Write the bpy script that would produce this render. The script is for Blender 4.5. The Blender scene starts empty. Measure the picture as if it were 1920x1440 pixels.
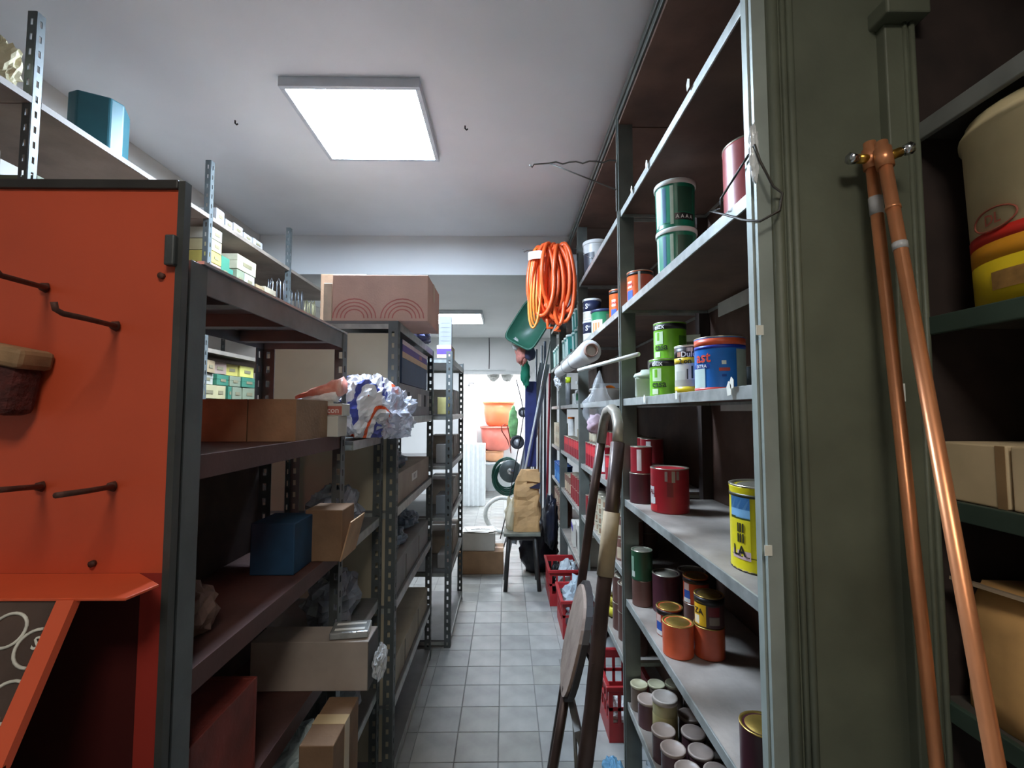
import bpy, math, random
from mathutils import Vector, Matrix, Euler, noise

# ------------------------------------------------------------------ camera, light, exposure
SC = bpy.context.scene
COL = SC.collection
R = math.radians
FPX, CX, CY = 880.0, 960.0, 720.0
CAM_Z = 1.58
cam_d = bpy.data.cameras.new('camera'); cam = bpy.data.objects.new('camera', cam_d); COL.objects.link(cam)
cam_d.sensor_width = 36.0; cam_d.lens = FPX / 1920.0 * 36.0; cam_d.clip_start = 0.02
cam.location = (0, 0, CAM_Z)
cam.rotation_euler = (R(90 + 3.38), 0, R(-0.78))
SC.camera = cam
CAM_M = Euler(cam.rotation_euler).to_matrix()
CAM_P = Vector((0, 0, CAM_Z))

LED_MAIN, LED_BACK, LED_REAR, LED_SHOP = 138.0, 64.0, 115.0, 29.0   # strengths of the ceiling panels
SC.view_settings.view_transform = 'Standard'; SC.view_settings.look = 'None'
SC.view_settings.exposure = 0.0; SC.view_settings.gamma = 1.0
SC.view_settings.use_curve_mapping = False
world = bpy.data.worlds.new('world'); SC.world = world; world.use_nodes = True
world.node_tree.nodes['Background'].inputs[0].default_value = (0.55, 0.6, 0.65, 1)
world.node_tree.nodes['Background'].inputs[1].default_value = 0.02

def ray(px, py):
    return CAM_M @ Vector(((px - CX) / FPX, -(py - CY) / FPX, -1.0))
def at(px, py, X=None, Y=None, Z=None):
    d = ray(px, py)
    if X is not None: t = X / d.x
    elif Y is not None: t = Y / d.y
    else: t = (Z - CAM_Z) / d.z
    return CAM_P + d * t

# ------------------------------------------------------------------ materials
MATS = {}
def lin(c):
    o = []
    for v in c[:3]:
        v = v / 255.0
        o.append(v / 12.92 if v <= 0.04045 else ((v + 0.055) / 1.055) ** 2.4)
    return (*o, 1.0)
def mat(c, rough=0.55, metal=0.0, var=0.12, scale=14.0, bump=0.0, bscale=60.0, alpha=1.0, coat=0.0, c2=None):
    key = (tuple(c), rough, metal, var, scale, bump, bscale, alpha, coat, c2)
    if key in MATS: return MATS[key]
    m = bpy.data.materials.new('surface'); m.use_nodes = True
    nt = m.node_tree; b = nt.nodes['Principled BSDF']
    base = lin(c)
    tc = nt.nodes.new('ShaderNodeTexCoord')
    if var > 0:
        n = nt.nodes.new('ShaderNodeTexNoise'); n.inputs['Scale'].default_value = scale; n.inputs['Detail'].default_value = 4
        nt.links.new(tc.outputs['Object'], n.inputs['Vector'])
        mx = nt.nodes.new('ShaderNodeMix'); mx.data_type = 'RGBA'
        if c2 is None:
            a = tuple(max(0, x * (1 - var * 1.6)) for x in base[:3]) + (1,)
            bb = tuple(min(1, x * (1 + var * 1.4)) for x in base[:3]) + (1,)
        else: a, bb = base, lin(c2)
        mx.inputs[6].default_value = a; mx.inputs[7].default_value = bb
        mr = nt.nodes.new('ShaderNodeMapRange'); mr.inputs[1].default_value = 0.3; mr.inputs[2].default_value = 0.7
        nt.links.new(n.outputs['Fac'], mr.inputs[0]); nt.links.new(mr.outputs[0], mx.inputs[0])
        nt.links.new(mx.outputs[2], b.inputs['Base Color'])
    else: b.inputs['Base Color'].default_value = base
    b.inputs['Roughness'].default_value = rough; b.inputs['Metallic'].default_value = metal
    b.inputs['Alpha'].default_value = alpha
    if coat: b.inputs['Coat Weight'].default_value = coat
    if bump > 0:
        n2 = nt.nodes.new('ShaderNodeTexNoise'); n2.inputs['Scale'].default_value = bscale; n2.inputs['Detail'].default_value = 5
        nt.links.new(tc.outputs['Object'], n2.inputs['Vector'])
        bp = nt.nodes.new('ShaderNodeBump'); bp.inputs['Strength'].default_value = bump; bp.inputs['Distance'].default_value = 0.01
        nt.links.new(n2.outputs['Fac'], bp.inputs['Height']); nt.links.new(bp.outputs['Normal'], b.inputs['Normal'])
    MATS[key] = m
    return m
def emit(c, s):
    m = bpy.data.materials.new('lamp_diffuser'); m.use_nodes = True
    b = m.node_tree.nodes['Principled BSDF']; b.inputs['Base Color'].default_value = (0.8, 0.8, 0.8, 1)
    b.inputs['Emission Color'].default_value = lin(c); b.inputs['Emission Strength'].default_value = s
    return m
def film(c, alpha=0.3, rough=0.12):
    return mat(c, rough=rough, var=0.1, alpha=alpha, bump=0.5, bscale=25)

def printed(base, cols, scale=7.0, rough=0.3, alpha=1.0):
    """film with blotches of flat print; cols: [(start, end, colour)] on a noise value"""
    m = bpy.data.materials.new('printed_film'); m.use_nodes = True; nt = m.node_tree; b = nt.nodes['Principled BSDF']
    tc = nt.nodes.new('ShaderNodeTexCoord'); n = nt.nodes.new('ShaderNodeTexNoise'); n.inputs['Scale'].default_value = scale; n.inputs['Detail'].default_value = 1.5
    cr = nt.nodes.new('ShaderNodeValToRGB'); cr.color_ramp.interpolation = 'CONSTANT'
    cr.color_ramp.elements[0].color = lin(base); cr.color_ramp.elements.remove(cr.color_ramp.elements[1])
    for a, e, c in cols:
        cr.color_ramp.elements.new(a).color = lin(c); cr.color_ramp.elements.new(e).color = lin(base)
    nt.links.new(tc.outputs['Object'], n.inputs['Vector']); nt.links.new(n.outputs['Fac'], cr.inputs[0]); nt.links.new(cr.outputs[0], b.inputs['Base Color'])
    b.inputs['Roughness'].default_value = rough; b.inputs['Alpha'].default_value = alpha
    return m
STEEL_D = mat((92, 98, 98), 0.5, 0.35, 0.12, 9, 0.05)          # dark grey slotted angle
STEEL_L = mat((108, 113, 108), 0.42, 0.45, 0.12, 9, 0.05)      # lighter grey post
EDGE = mat((168, 172, 168), 0.4, 0.5, 0.15, 20, 0.05)          # worn shelf lip
BOARD = mat((142, 134, 126), 0.6, 0, 0.22, 6, 0.12, 90)          # shelf board, taupe
HARD = mat((96, 72, 60), 0.7, 0, 0.25, 5, 0.15, 40)            # brown hardboard
CARD = mat((150, 118, 88), 0.8, 0, 0.1, 9, 0.08, 120)
CARD_P = mat((198, 162, 146), 0.8, 0, 0.08, 7, 0.08, 120)
CARD_D = mat((120, 92, 68), 0.85, 0, 0.14, 9, 0.1, 120)
CARD_W = mat((196, 192, 182), 0.75, 0, 0.06, 9)
PAPER = mat((226, 226, 220), 0.8, 0, 0.05, 12)
BLACK = mat((22, 22, 24), 0.5, 0, 0.15)
WHITE = mat((226, 228, 226), 0.5, 0, 0.04)
CHROME = mat((205, 208, 210), 0.2, 1.0, 0.05)
TINLID = mat((196, 190, 170), 0.28, 0.85, 0.1, 30)
GOLD = mat((190, 160, 84), 0.3, 0.85, 0.12, 30)

# ------------------------------------------------------------------ mesh building
class G:
    def __init__(s): s.v = []; s.f = []; s.sm = []; s.mi = []; s.cur = 0
    def add(s, vs, fs, smooth=False):
        o = len(s.v); s.v += [tuple(x) for x in vs]
        for f in fs: s.f.append(tuple(i + o for i in f)); s.sm.append(smooth); s.mi.append(s.cur)
        return s
    def box(s, x0, y0, z0, x1, y1, z1):
        x0, x1 = min(x0, x1), max(x0, x1); y0, y1 = min(y0, y1), max(y0, y1); z0, z1 = min(z0, z1), max(z0, z1)
        return s.add([(x0,y0,z0),(x1,y0,z0),(x1,y1,z0),(x0,y1,z0),(x0,y0,z1),(x1,y0,z1),(x1,y1,z1),(x0,y1,z1)],
              [(3,2,1,0),(4,5,6,7),(0,1,5,4),(1,2,6,5),(2,3,7,6),(3,0,4,7)])
    def obox(s, c, dx, dy, dz, rot=(0, 0, 0)):
        M = Euler([R(a) for a in rot]).to_matrix(); c = Vector(c)
        vs = [c + M @ Vector((x*dx/2, y*dy/2, z*dz/2)) for z in (-1,1) for (x,y) in ((-1,-1),(1,-1),(1,1),(-1,1))]
        return s.add(vs, [(3,2,1,0),(4,5,6,7),(0,1,5,4),(1,2,6,5),(2,3,7,6),(3,0,4,7)])
    def slab(s, a, b, w, t, up=(0, 0, 1)):                    # bar from a to b, w across, t along up
        a, b = Vector(a), Vector(b); d = (b - a).normalized(); up = Vector(up)
        sx = d.cross(up).normalized() * w / 2; u = sx.cross(d).normalized() * t / 2
        vs = [p + q for p in (a, b) for q in (-sx-u, sx-u, sx+u, -sx+u)]
        return s.add(vs, [(3,2,1,0),(4,5,6,7),(0,1,5,4),(1,2,6,5),(2,3,7,6),(3,0,4,7)])
    def lathe(s, prof, n=24, c=(0, 0, 0), a0=0.0, a1=360.0, smooth=True, M=None):
        full = abs(a1 - a0) >= 359.9; k = n if full else n + 1; vs = []; fs = []
        for r, z in prof:
            for i in range(k):
                a = R(a0 + (a1 - a0) * i / n)
                p = Vector((r * math.sin(a), -r * math.cos(a), z))
                if M is not None: p = M @ p
                vs.append(p + Vector(c))
        for j in range(len(prof) - 1):
            for i in range(n):
                i2 = (i + 1) % k
                fs.append((j*k+i, j*k+i2, (j+1)*k+i2, (j+1)*k+i))
        if full:
            if prof[0][0] > 1e-6: fs.append(tuple(reversed(range(k))))
            if prof[-1][0] > 1e-6: fs.append(tuple(range((len(prof)-1)*k, len(prof)*k)))
        return s.add(vs, fs, smooth)
    def tube(s, pts, r, n=8, closed=False, caps=True):
        pts = [Vector(p) for p in pts]; m = len(pts); rs = r if isinstance(r, (list, tuple)) else [r] * m
        vs = []; fs = []; u = None
        for i, p in enumerate(pts):
            a = pts[(i-1) % m] if (closed or i > 0) else p; b = pts[(i+1) % m] if (closed or i < m-1) else p
            t = (b - a)
            if t.length < 1e-9: t = Vector((0, 0, 1))
            t.normalize()
            if u is None: u = t.orthogonal().normalized()
            else:
                u = u - t * u.dot(t); u = u.normalized() if u.length > 1e-6 else t.orthogonal().normalized()
            w = t.cross(u)
            for k in range(n):
                an = 2 * math.pi * k / n
                vs.append(p + (u * math.cos(an) + w * math.sin(an)) * rs[i])
        for i in range(m if closed else m - 1):
            j = (i + 1) % m
            for k in range(n): fs.append((i*n+k, i*n+(k+1) % n, j*n+(k+1) % n, j*n+k))
        if caps and not closed:
            fs.append(tuple(reversed(range(n)))); fs.append(tuple(range((m-1)*n, m*n)))
        return s.add(vs, fs, True)
    def prism(s, poly, z0, z1, M=None):                       # polygon in xy, extruded in z
        n = len(poly); vs = [Vector((x, y, z0)) for x, y in poly] + [Vector((x, y, z1)) for x, y in poly]
        if M is not None: vs = [M @ v for v in vs]
        return s.add(vs, [tuple(reversed(range(n))), tuple(range(n, 2*n))] + [(i, (i+1) % n, n+(i+1) % n, n+i) for i in range(n)])
    def blob(s, c, rx, ry, rz, amp=0.2, fr=2.0, seed=0, n=14, m=22, flat=True, fine=0.0, smooth=True):   # crumpled bag shape
        vs = []; fs = []; c = Vector(c); off = Vector((seed * 7.3, seed * 3.1, seed * 1.7))
        for j in range(n + 1):
            th = math.pi * j / n
            for i in range(m):
                ph = 2 * math.pi * i / m
                d = Vector((math.sin(th)*math.cos(ph), math.sin(th)*math.sin(ph), math.cos(th)))
                k = 1 + amp * noise.noise(d * fr + off) + amp * 0.5 * noise.noise(d * fr * 2.7 + off) + fine * noise.noise(d * fr * 7 + off)
                p = Vector((d.x*rx, d.y*ry, d.z*rz)) * k
                if flat and p.z < -rz * 0.8: p.z = -rz * 0.8
                vs.append(c + p)
        for j in range(n):
            for i in range(m):
                a, b = j*m+i, j*m+(i+1) % m
                fs.append((a + m, b + m, b, a))
        return s.add(vs, fs, smooth)
    def mesh(s, mats):
        me = bpy.data.meshes.new('mesh'); me.from_pydata(s.v, [], s.f)
        for m in (mats if isinstance(mats, (list, tuple)) else [mats]): me.materials.append(m)
        me.polygons.foreach_set('use_smooth', s.sm); me.polygons.foreach_set('material_index', s.mi)
        me.update(); return me
    def build(s, name, mats, parent=None, loc=None, rotz=None, bevel=0.0):
        return put(name, s.mesh(mats), parent, loc, rotz, bevel)
def put(name, me, parent=None, loc=None, rotz=None, bevel=0.0):
    o = bpy.data.objects.new(name, me); COL.objects.link(o)
    if parent is not None: o.parent = parent
    if loc is not None: o.location = loc
    if rotz is not None: o.rotation_euler = (0, 0, rotz)
    if bevel > 0:
        b = o.modifiers.new('bevel', 'BEVEL'); b.width = bevel; b.segments = 2; b.limit_method = 'ANGLE'
    return o
def thing(name, label, cat, loc=(0, 0, 0), rotz=0.0, group=None):
    o = bpy.data.objects.new(name, None); COL.objects.link(o); o.empty_display_size = 0.05
    o.location = loc; o.rotation_euler = (0, 0, rotz)
    return tag(o, label, cat, group)
def tag(o, label, cat, group=None):
    o['label'] = label; o['category'] = cat
    if group: o['group'] = group
    return o
def struct(o): o['kind'] = 'structure'; return o
def face_cam(p): return math.atan2(p[1], p[0]) - math.pi / 2      # local -Y turned to the camera

TEXTS = {}
def text_mesh(s, size, col, r=None, shear=0.0):
    """flat lettering; wrapped on a cylinder of radius r about z when given (faces local -Y)"""
    key = (s, size, col, r, shear)
    if key in TEXTS: return TEXTS[key]
    cu = bpy.data.curves.new('lettering', 'FONT'); cu.body = s; cu.size = size; cu.align_x = 'CENTER'; cu.align_y = 'CENTER'
    cu.shear = shear; cu.resolution_u = 2; cu.offset = size * 0.02
    ob = bpy.data.objects.new('lettering_tmp', cu); COL.objects.link(ob)
    dg = bpy.context.evaluated_depsgraph_get(); dg.update()
    me0 = ob.evaluated_get(dg).to_mesh(); vs = [tuple(v.co) for v in me0.vertices]; fs = [tuple(p.vertices) for p in me0.polygons]
    ob.evaluated_get(dg).to_mesh_clear(); bpy.data.objects.remove(ob); bpy.data.curves.remove(cu)
    out = []
    for x, y, z in vs:
        if r: out.append(((r) * math.sin(x / r), -(r) * math.cos(x / r), y))
        else: out.append((x, 0.0, y))
    me = bpy.data.meshes.new('lettering'); me.from_pydata(out, [], fs); me.materials.append(mat(col, 0.6, 0, 0)); me.update()
    TEXTS[key] = me
    return me
# ------------------------------------------------------------------ the room
XL, XR, YB, YF = -2.05, 1.36, 7.2, -4.2
CEIL, CEIL2, YBEAM = 3.05, 2.72, 3.86
PLASTER = mat((232, 234, 236), 0.9, 0, 0.05, 1.2, 0.06, 30)
PLASTER2 = mat((224, 226, 226), 0.9, 0, 0.05, 1.0, 0.06, 30)
DWALL = mat((206, 204, 198), 0.9, 0, 0.1, 1.5, 0.08, 30)
GROUT = mat((128, 130, 127), 0.9, 0, 0.12, 8)
fl = struct(G().box(XL - 0.1, YF, -0.1, XR + 0.1, 9.6, -0.004).build('floor', GROUT))
TS = 0.2
tile_mats = [mat(c, 0.42, 0, 0.14, 6, 0.05, 30) for c in ((156, 158, 155), (150, 152, 149), (161, 163, 159), (153, 154, 148))]
tmesh = []
for m in tile_mats:
    g = G(); h = TS / 2 - 0.0017; k = h - 0.0025
    vs = [(-h,-h,-0.004),(h,-h,-0.004),(h,h,-0.004),(-h,h,-0.004),(-h,-h,-0.0012),(h,-h,-0.0012),(h,h,-0.0012),(-h,h,-0.0012),(-k,-k,0),(k,-k,0),(k,k,0),(-k,k,0)]
    fs = [(8,9,10,11)] + [(i,(i+1)%4,4+(i+1)%4,4+i) for i in range(4)] + [(4+i,4+(i+1)%4,8+(i+1)%4,8+i) for i in range(4)]
    tmesh.append(g.add(vs, fs).mesh(m))
rnd = random.Random(4)
TX0, TY0 = -0.033, 1.22                                       # a joint runs at these lines
rest = G()
nt_ = 0
for j in range(-27, 42):
    for i in range(-10, 7):
        x, y = TX0 + (i + 0.5) * TS, TY0 + (j + 0.5) * TS
        if x < XL + 0.1 or x > XR - 0.1: continue
        if 1.9 < y < 9.3 and (-0.52 < x < 0.75):
            if nt_ < 290:
                o = put('tile', tmesh[rnd.randrange(4)], fl, (x, y, rnd.uniform(-0.0006, 0.0002)), R(rnd.uniform(-0.15, 0.15))); nt_ += 1
                continue
        h = TS / 2 - 0.0017
        rest.box(x - h, y - h, -0.004, x + h, y + h, -0.0002)
o = rest.build('tile_field', tile_mats[1], fl); o['kind'] = 'stuff'
struct(G().box(XL - 0.1, YF, CEIL, XR + 0.1, YBEAM + 0.25, CEIL + 0.12).build('ceiling', PLASTER))
struct(G().box(XL - 0.1, YBEAM, CEIL2, XR + 0.1, YBEAM + 0.25, CEIL).build('trim_1', PLASTER2))        # dropped beam
struct(G().box(XL - 0.1, YBEAM + 0.25, CEIL2, XR + 0.1, 9.7, CEIL2 + 0.12).build('ceiling_rear', PLASTER2))
struct(G().box(XL - 0.1, YF, 0, XL, 9.6, CEIL).build('wall_left', DWALL))
struct(G().box(XR, YF, 0, XR + 0.1, 9.6, CEIL).build('wall_right', DWALL))
struct(G().box(XL - 0.1, YF - 0.1, 0, XR + 0.1, YF, CEIL).build('wall_front', DWALL))
OX0, OX1, OZ = -0.70, 0.36, 2.16                              # opening to the bright store room
w = G().box(XL, YB, 0, OX0, YB + 0.14, CEIL2); w.box(OX1, YB, 0, XR, YB + 0.14, CEIL2); w.box(OX0, YB, OZ, OX1, YB + 0.14, CEIL2)
struct(w.build('wall_back', PLASTER2))
t = G().box(OX0 - 0.05, YB - 0.02, OZ, OX1 + 0.03, YB, OZ + 0.05); t.box(OX0 - 0.05, YB - 0.035, OZ + 0.05, 0.0, YB, OZ + 0.075)
struct(t.build('trim_2', mat((206, 210, 210), 0.5, 0, 0.03)))
WROOM = mat((236, 240, 240), 0.8, 0, 0.03, 2)
struct(G().box(XL, 9.5, 0, XR, 9.6, CEIL2).build('wall_store', WROOM))
struct(G().box(-1.0, YB + 0.14, 0, -0.9, 9.5, CEIL2).build('wall_store_side', WROOM))
struct(G().box(1.0, YB + 0.14, 0, 1.1, 9.5, CEIL2).build('wall_store_right', WROOM))

# ceiling lamps
def led_panel(label, cx, cy, zc, s, col, depth=0.045, w=0.62, group=None):
    t = thing('ceiling_panel_light', label, 'ceiling light', (cx, cy, zc - depth), 0, group)
    f = G(); a, b = w / 2, w / 2 - 0.022
    for x0, y0, x1, y1 in ((-a,-a,a,-b), (-a,b,a,a), (-a,-b,-b,b), (b,-b,a,b)): f.box(x0, y0, 0, x1, y1, depth)
    f.box(-b, -b, 0.02, b, b, 0.026)
    f.build('frame', mat((196, 202, 208), 0.4, 0.1, 0.03), t, bevel=0.002)
    G().box(-b, -b, 0.004, b, b, 0.012).build('diffuser', emit(col, s), t)
p0, p1 = at(530, 168, Z=3.0), at(818, 303, Z=3.0)
q0, q1 = at(782, 169, Z=3.0), at(622, 301, Z=3.0)
mcx, mcy = (p0.x + q0.x + p1.x + q1.x) / 4, (p0.y + q0.y + p1.y + q1.y) / 4
led_panel('square white LED panel glowing on the ceiling above the aisle', mcx, mcy, CEIL, LED_MAIN, (212, 232, 255))
a0, a1 = at(808, 588, Z=CEIL2 - 0.04), at(897, 588, Z=CEIL2 - 0.04)
led_panel('square LED panel on the lower ceiling beyond the beam', (a0.x + a1.x) / 2, a0.y + 0.3, CEIL2, LED_BACK, (236, 244, 255))
led_panel('LED panel lighting the bright store room behind the opening', -0.05, 8.5, CEIL2, LED_REAR, (240, 246, 255))
led_panel('LED panel on the ceiling at the shop end of the aisle', 0.05, -0.75, CEIL, LED_SHOP, (255, 247, 236))

for px, py, lab in ((872, 236, 'small dark hook stub in the ceiling beside the LED panel'), (441, 226, 'tiny dark screw in the ceiling above the wall shelving')):
    p = at(px, py, Z=CEIL)
    g = G().tube([(0,0,0.001),(0,0,-0.014),(0.008,0,-0.022),(0.014,0,-0.016)], 0.004, 6)
    tag(g.build('ceiling_hook', BLACK, None, p), lab, 'hook')
p = at(917, 640, Y=YB - 0.004)
tag(G().tube([(0,0,0.09),(0.004,0,-0.2),(0,0,-0.47)], 0.006, 6).build('cable', BLACK, None, p), 'thin black cable running down the grey wall above the opening', 'cable')

# ------------------------------------------------------------------ steel shelving
POSTS = {}
def slotted(h, sx, sy, w=0.042):
    """L angle post with two rows of real slots; corner at origin, flanges towards sx / sy"""
    key = (round(h, 3), sx, sy, w)
    if key in POSTS: return POSTS[key]
    vd = {}; vs = []; fs = []
    def V(p):
        k = tuple(round(c, 5) for c in p)
        if k not in vd: vd[k] = len(vs); vs.append(k)
        return vd[k]
    us = [0, w * 0.36, w * 0.64, w]; n = int(h / 0.05)
    for ax in (0, 1):
        P = (lambda u, z: (sx * u, 0, z)) if ax == 0 else (lambda u, z: (0, sy * u, z))
        for k in range(n + 1):
            z0 = k * 0.05; z3 = min(h, z0 + 0.05); z1, z2 = z0 + 0.014, z0 + 0.036
            if z3 - z0 < 0.049: zz = [z0, z3]; hole = False
            else: zz = [z0, z1, z2, z3]; hole = True
            if z3 - z0 < 1e-4: continue
            for a in range(len(zz) - 1):
                for b in range(3):
                    if hole and a == 1 and b == 1: continue
                    fs.append((V(P(us[b], zz[a])), V(P(us[b+1], zz[a])), V(P(us[b+1], zz[a+1])), V(P(us[b], zz[a+1]))))
    me = G().add(vs, fs).mesh(STEEL_D); POSTS[key] = me
    return me
def post_s(h, sx, sy, loc, parent, m=None, w=0.042):
    o = put('post', slotted(h, sx, sy, w), parent, loc)
    s = o.modifiers.new('thickness', 'SOLIDIFY'); s.thickness = 0.0025; s.offset = 0
    if m: o.data = o.data.copy(); o.data.materials[0] = m
    return o
def shelf_part(parent, x0, x1, y0, y1, z, lip=0.035, front=-1, board=BOARD, edge=EDGE, under=None):
    """z is the top surface; front -1: lip on the low-x side, +1: on the high-x side"""
    g = G().box(x0, y0, z - 0.012, x1, y1, z)
    if under is not None: g.cur = 1; g.box(x0 + 0.004, y0 + 0.004, z - 0.016, x1 - 0.004, y1 - 0.004, z - 0.0125)
    s = g.build('shelf', [board, under or board], parent)
    xf = x0 if front < 0 else x1; xi = xf + 0.003 * (1 if front < 0 else -1)
    G().box(xf - 0.002 * (1 if front < 0 else -1), y0, z - lip, xi, y1, z + 0.002).build('front_lip', edge, s, bevel=0.0008)
    xb = x1 if front < 0 else x0
    G().box(xb - 0.0015, y0, z - lip, xb + 0.0015, y1, z - 0.012).build('rear_lip', edge, s)
    for ya in (y0, y1 - 0.003): G().box(x0 + 0.004, ya, z - lip, x1 - 0.004, ya + 0.003, z - 0.013).build('side_lip', edge, s)
    return s

# --- right rack: four bays
FX, BX = 0.52, 0.92                                           # front / back of the right rack
PYS = [0.955, 2.10, 3.30, 4.48, 5.35]
RZ1 = [0.34, 0.77, 1.195, 1.635, 2.05, 2.49]                   # bay beside the column
RZ2 = [0.49, 0.87, 1.22, 1.635, 2.05, 2.49]                    # further bays
rr = thing('steel_shelving', 'tall grey steel paint rack with brown boards and rows of cans', 'shelving', (FX, PYS[0], 0))
def rloc(x, y, z=0): return (x - FX, y - PYS[0], z)
class Off(G):
    """geometry given in world coordinates, stored relative to the right rack"""
    def mesh(s, mats):
        s.v = [(x - FX, y - PYS[0], z) for x, y, z in s.v]; return G.mesh(s, mats)
POSTG = mat((150, 158, 150), 0.45, 0.15, 0.12, 7, 0.05)
for k, y in enumerate(PYS):
    m = POSTG if k == 0 else STEEL_L
    d = 0.042
    g = Off().box(FX - 0.004, y - d/2, 0, FX + 0.006, y + d/2, 2.96)          # aisle flange
    g.box(FX + 0.006, y - d/2, 0, FX + 0.062, y - d/2 + 0.006, 2.96)           # side flange
    g.box(FX + 0.056, y - d/2 + 0.006, 0, FX + 0.062, y + d/2, 2.96)
    g.box(FX - 0.008, y - 0.007, 0, FX - 0.004, y + 0.007, 2.96)               # rolled rib
    g.build('post', m, rr)
    g = Off().box(BX - 0.05, y - d/2, 0, BX - 0.004, y + d/2, 2.96); g.build('back_post', mat((60, 50, 46), 0.6, 0.1, 0.1), rr)
for k in range(4):
    y0, y1 = PYS[k] + 0.024, PYS[k+1] - 0.024
    zs = RZ1 if k == 0 else RZ2
    for z in zs:
        s = shelf_part(rr, 0.004, BX - FX - 0.01, y0 - PYS[0], y1 - PYS[0], z, 0.028, -1, BOARD, EDGE, HARD)
    Off().box(BX - 0.003, y0 - 0.02, 0.02, BX + 0.004, y1 + 0.02, 2.95).build('back_panel', HARD, rr)
    Off().box(FX, y0 - 0.02, 2.90, BX, y1 + 0.02, 2.915).build('top_board', HARD, rr)
tb = Off().box(FX - 0.012, PYS[0] - 0.6, 2.955, FX + 0.012, PYS[-1], 2.985)
tb.box(FX - 0.006, PYS[0] - 0.6, 2.925, FX + 0.012, PYS[-1], 2.950); tb.build('top_beam', STEEL_L, rr, bevel=0.002)
for z0, z1 in ((1.965, 2.02), (1.583, 1.606)):
    Off().box(BX - 0.055, 1.0, z0, BX - 0.051, 1.88, z1).build('back_rail', mat((206, 206, 200), 0.5, 0.1, 0.06), rr)
# scraps of price labels on the lips
TAGM = mat((226, 224, 210), 0.8, 0, 0.06)
for px, py, w in ((1290, 158, 0.02), (1212, 308, 0.02), (1184, 355, 0.018), (1208, 748, 0.018), (1268, 741, 0.016), (1367, 729, 0.02), (1372, 718, 0.016)):
    p = at(px, py, X=FX - 0.006)
    g = Off().prism([(-w*0.5, -w*0.7), (w*0.4, -w*0.8), (w*0.6, w*0.2), (0.1*w, w*0.9), (-w*0.55, w*0.4)], -0.0006, 0.0006,
               Matrix.Translation(p) @ Matrix(((0,0,1,0),(1,0,0,0),(0,1,0,0),(0,0,0,1))))
    g.build('price_tag', TAGM, rr)
for py in (620, 1033):
    p = at(1424 if py < 800 else 1440, py, Y=PYS[0] - 0.024)
    Off().box(p.x - 0.007, p.y - 0.001, p.z - 0.009, p.x + 0.008, p.y, p.z + 0.011).build('price_tag', TAGM, rr)

# --- rack behind the display stand (left), thin and dark
def left_rack(label, x0, x1, y0, y1, levels, h, lip=0.04, board=None, posts=True, far_only=False, edge=STEEL_D, post_m=None):
    t = thing('steel_shelving', label, 'shelving', (x1, y0, 0))
    X0, D = x0 - x1, y1 - y0
    if not far_only:
        post_s(h, -1, 1, (0, 0, 0), t, post_m); post_s(h, 1, 1, (X0, 0, 0), t, post_m)
    post_s(h, -1, -1, (0, D, 0), t, post_m); post_s(h, 1, -1, (X0, D, 0), t, post_m)
    for z in levels: shelf_part(t, X0 + 0.004, -0.004, 0.004, D - 0.004, z, lip, +1, board or BOARD, edge, None)
    return t
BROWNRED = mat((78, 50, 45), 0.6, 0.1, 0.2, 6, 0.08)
GREYSH = mat((112, 112, 112), 0.5, 0.3, 0.14, 6, 0.06)
L1Z = [0.10, 0.43, 0.78, 1.125, 1.50, 1.845]
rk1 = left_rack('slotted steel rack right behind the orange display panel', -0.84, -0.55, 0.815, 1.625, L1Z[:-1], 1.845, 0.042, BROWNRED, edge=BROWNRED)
for ch in list(rk1.children):
    if ch.name.startswith('post') and abs(ch.location.x) < 1e-6 and abs(ch.location.y) < 1e-6: bpy.data.objects.remove(ch)
gp = G().box(-0.045, 0, 0, 0, 0.004, 1.845); gp.box(-0.004, 0.004, 0, 0, 0.045, 1.845); gp.build('post', STEEL_D, rk1)
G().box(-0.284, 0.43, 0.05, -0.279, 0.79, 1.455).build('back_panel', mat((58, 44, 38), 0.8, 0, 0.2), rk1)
s = shelf_part(rk1, -0.286, -0.004, 0.004, 0.806, 1.845, 0.05, +1, GREYSH, mat((120, 122, 124), 0.4, 0.4, 0.12), None)
G().box(-0.010, 0.03, 1.8475, 0.003, 0.806, 1.853).build('lit_edge', mat((196, 198, 198), 0.3, 0.6, 0.1), s)  # light catching the shelf's top edge, painted as a pale metal strip
for k in range(3):
    G().box(-0.28, 0.15 + 0.25 * k, 1.800, -0.01, 0.19 + 0.25 * k, 1.833).build('stiffener', GREYSH, s)
L1b = [0.10, 0.42, 0.79, 1.13, 1.475]
rk1b = left_rack('short low steel rack holding crumpled plastic bags, between two taller racks', -0.93, -0.53, 1.655, 2.055, L1b, 1.475, 0.03, GREYSH, far_only=True, edge=EDGE)
L2Z = [0.05, 0.33, 0.745, 1.15, 1.555, 1.985]
rk2 = left_rack('slotted steel rack with a big carton on its top shelf', -1.07, -0.48, 2.08, 3.13, L2Z, 1.984, 0.036, GREYSH, edge=EDGE)
G().box(-0.585, 0.005, 0.1, -0.006, 0.009, 1.93).build('side_panel', mat((170, 160, 138), 0.8, 0, 0.06, 4), rk2)
L3Z = [0.05, 0.50, 0.87, 1.22, 1.56, 1.955]
rk3 = left_rack('slotted steel rack across the aisle from the stool and red crates', -0.95, -0.37, 3.25, 4.12, L3Z, 2.0, 0.036, GREYSH, edge=EDGE)
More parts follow.
